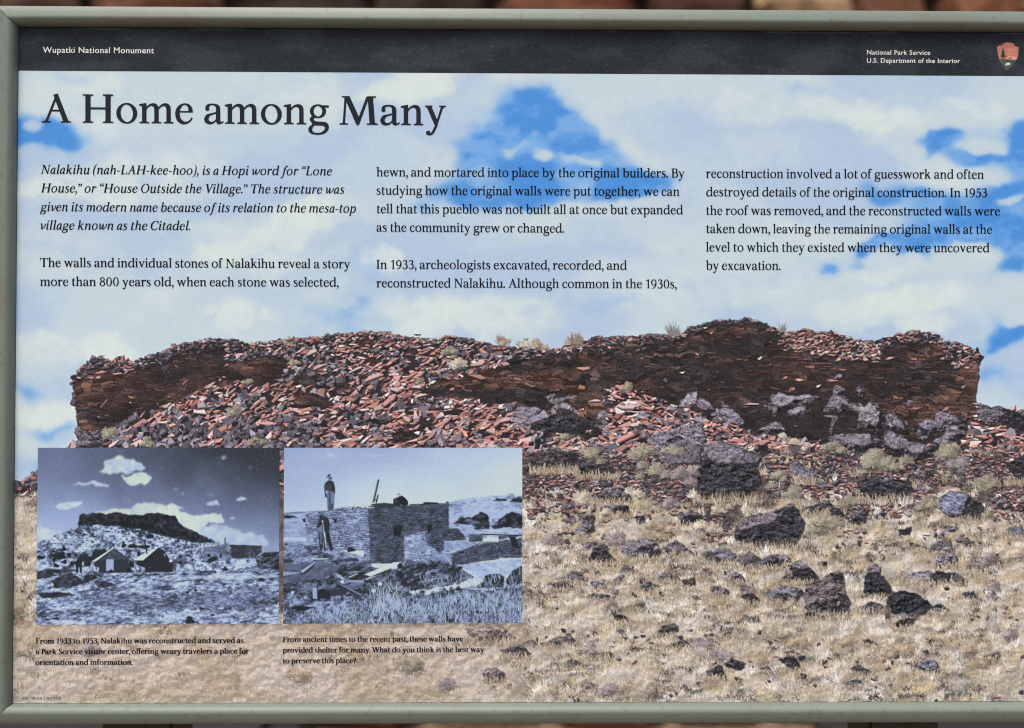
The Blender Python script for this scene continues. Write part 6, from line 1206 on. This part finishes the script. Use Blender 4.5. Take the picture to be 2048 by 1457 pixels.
sans("park_name", [("Wupatki National Monument", 85.5, 105.8, 308, 107, 12.2)], M_white, band)
sans("agency_name", [("National Park Service", 1734, 109.4, 1860.5, 110.2, 9.4), ("U.S. Department of the Interior", 1734, 125.6, 1920, 126.6, 9.4)], M_white, band)
lettering("title_lettering", [("A Home among Many", False, 83.6, 245.3, 891.5, 251.0, 57)], M_title, sign, .35)
BC = 17.9
lettering("text_column", [
    ("Nalakihu (nah-LAH-kee-hoo), is a Hopi word for \u201cLone", True, 82, 347.9, 664, 351.1, BC), ("House,\u201d or \u201cHouse Outside the Village.\u201d The structure was", True, 82, 385, 688.4, 387.7, BC),
    ("given its modern name because of its relation to the mesa-top", True, 80, 422.5, 712, 425.6, BC), ("village known as the Citadel.", True, 81, 459.4, 380, 460.5, BC),
    ("The walls and individual stones of Nalakihu reveal a story", False, 80, 534.2, 700, 536.8, BC), ("more than 800 years old, when each stone was selected,", False, 80, 572, 677, 573.6, BC)], M_body, sign, .16)
lettering("text_column", [
    ("hewn, and mortared into place by the original builders. By", False, 753, 353, 1369, 355.4, BC), ("studying how the original walls were put together, we can", False, 753, 389.6, 1359, 392, BC),
    ("tell that this pueblo was not built all at once but expanded", False, 753, 426.7, 1366, 428.8, BC), ("as the community grew or changed.", False, 753, 463.4, 1128, 465.6, BC),
    ("In 1933, archeologists excavated, recorded, and", False, 753, 537.9, 1253.7, 539.8, BC), ("reconstructed Nalakihu. Although common in the 1930s,", False, 753, 575, 1353.6, 576.9, BC)], M_body, sign, .16)
lettering("text_column", [
    ("reconstruction involved a lot of guesswork and often", False, 1412, 355.8, 1967.8, 357.9, BC), ("destroyed details of the original construction. In 1953", False, 1412.5, 392.8, 1974.3, 394.6, BC),
    ("the roof was removed, and the reconstructed walls were", False, 1412, 429.9, 2000, 431.2, BC), ("taken down, leaving the remaining original walls at the", False, 1412, 466.3, 1984, 467.8, BC),
    ("level to which they existed when they were uncovered", False, 1412, 503.2, 1979, 504.8, BC), ("by excavation.", False, 1412, 540, 1561, 540.3, BC)], M_body, sign, .16)
lettering("caption", [("From 1933 to 1953, Nalakihu was reconstructed and served as", False, 71.7, 1287.6, 487, 1286.3, 10.6), ("a Park Service visitor center, offering weary travelers a place for", False, 71.5, 1309, 498, 1307.4, 10.6), ("orientation and information.", False, 71, 1330.4, 265, 1330, 10.6)], M_body, camp, .42)
lettering("caption", [("From ancient times to the recent past, these walls have", False, 566, 1284.4, 926, 1283.2, 10.6), ("provided shelter for many. What do you think is the best way", False, 565.5, 1305.7, 968, 1304.5, 10.6), ("to preserve this place?", False, 565.5, 1327.1, 712, 1326.6, 10.6)], M_body, walls, .42)
lettering("credit_line", [("NPS / BRADLY SUTTON", False, 43.7, 1399.6, 121.7, 1399.4, 5.3)], M_body, sign)

# the arrowhead emblem at the right end of the band
def emblem():
    K = lambda pts: [(1650 + a / 5.146, 50 + b / 5.146) for a, b in pts]
    rose, pale, green, deep, white = lin(190, 128, 112), lin(214, 166, 156), lin(78, 92, 82), lin(56, 66, 64), lin(206, 218, 214)
    P = [([(1770, 228), (1800, 208), (1815, 222), (1826, 198), (1868, 180), (1905, 183), (1940, 190), (1948, 212), (1962, 222), (1993, 230), (1990, 290), (1984, 332), (1965, 372), (1935, 412), (1880, 466), (1850, 442), (1815, 396), (1790, 342), (1778, 290)], rose),
         ([(1800, 348), (1850, 352), (1925, 365), (1972, 358), (1962, 376), (1935, 412), (1880, 464), (1850, 440), (1815, 394)], green),
         ([(1865, 350), (1885, 330), (1905, 318), (1922, 326), (1945, 318), (1975, 342), (1968, 360), (1925, 356)], pale), ([(1880, 352), (1910, 330), (1930, 345), (1900, 362)], lin(170, 108, 98)),
         ([(1830, 236), (1842, 262), (1838, 264), (1852, 292), (1846, 296), (1864, 338), (1838, 336), (1836, 350), (1826, 350), (1826, 336), (1806, 332), (1820, 292), (1814, 290), (1824, 262), (1820, 260)], deep),
         ([(1855, 404), (1872, 392), (1898, 388), (1908, 398), (1902, 416), (1880, 414), (1862, 424)], white), ([(1868, 366), (1930, 384), (1955, 372), (1940, 392), (1880, 384)], deep),
         ([(1876, 248), (1972, 244), (1972, 251), (1876, 255)], pale), ([(1884, 264), (1960, 261), (1960, 268), (1884, 271)], pale), ([(1890, 284), (1970, 292), (1968, 299), (1888, 291)], pale), ([(1880, 300), (1930, 306), (1926, 312), (1878, 306)], pale)]
    V = []; F = []; cols = []
    for k, (pts, c) in enumerate(P):
        q = np.array(K(pts)); X, Z = sheet(q[:, 0], q[:, 1], LIFT); n = len(V)
        V += [(x, -LIFT - k * 8e-6, z) for x, z in zip(X, Z)]; F.append(tuple(range(n, n + len(pts)))); cols += [c] * len(pts)
    o = mesh_obj("arrowhead_emblem", V, F, M_print, band)
    at = o.data.color_attributes.new('ink', 'FLOAT_COLOR', 'POINT'); at.data.foreach_set('color', np.array(cols, np.float32).ravel())
emblem()
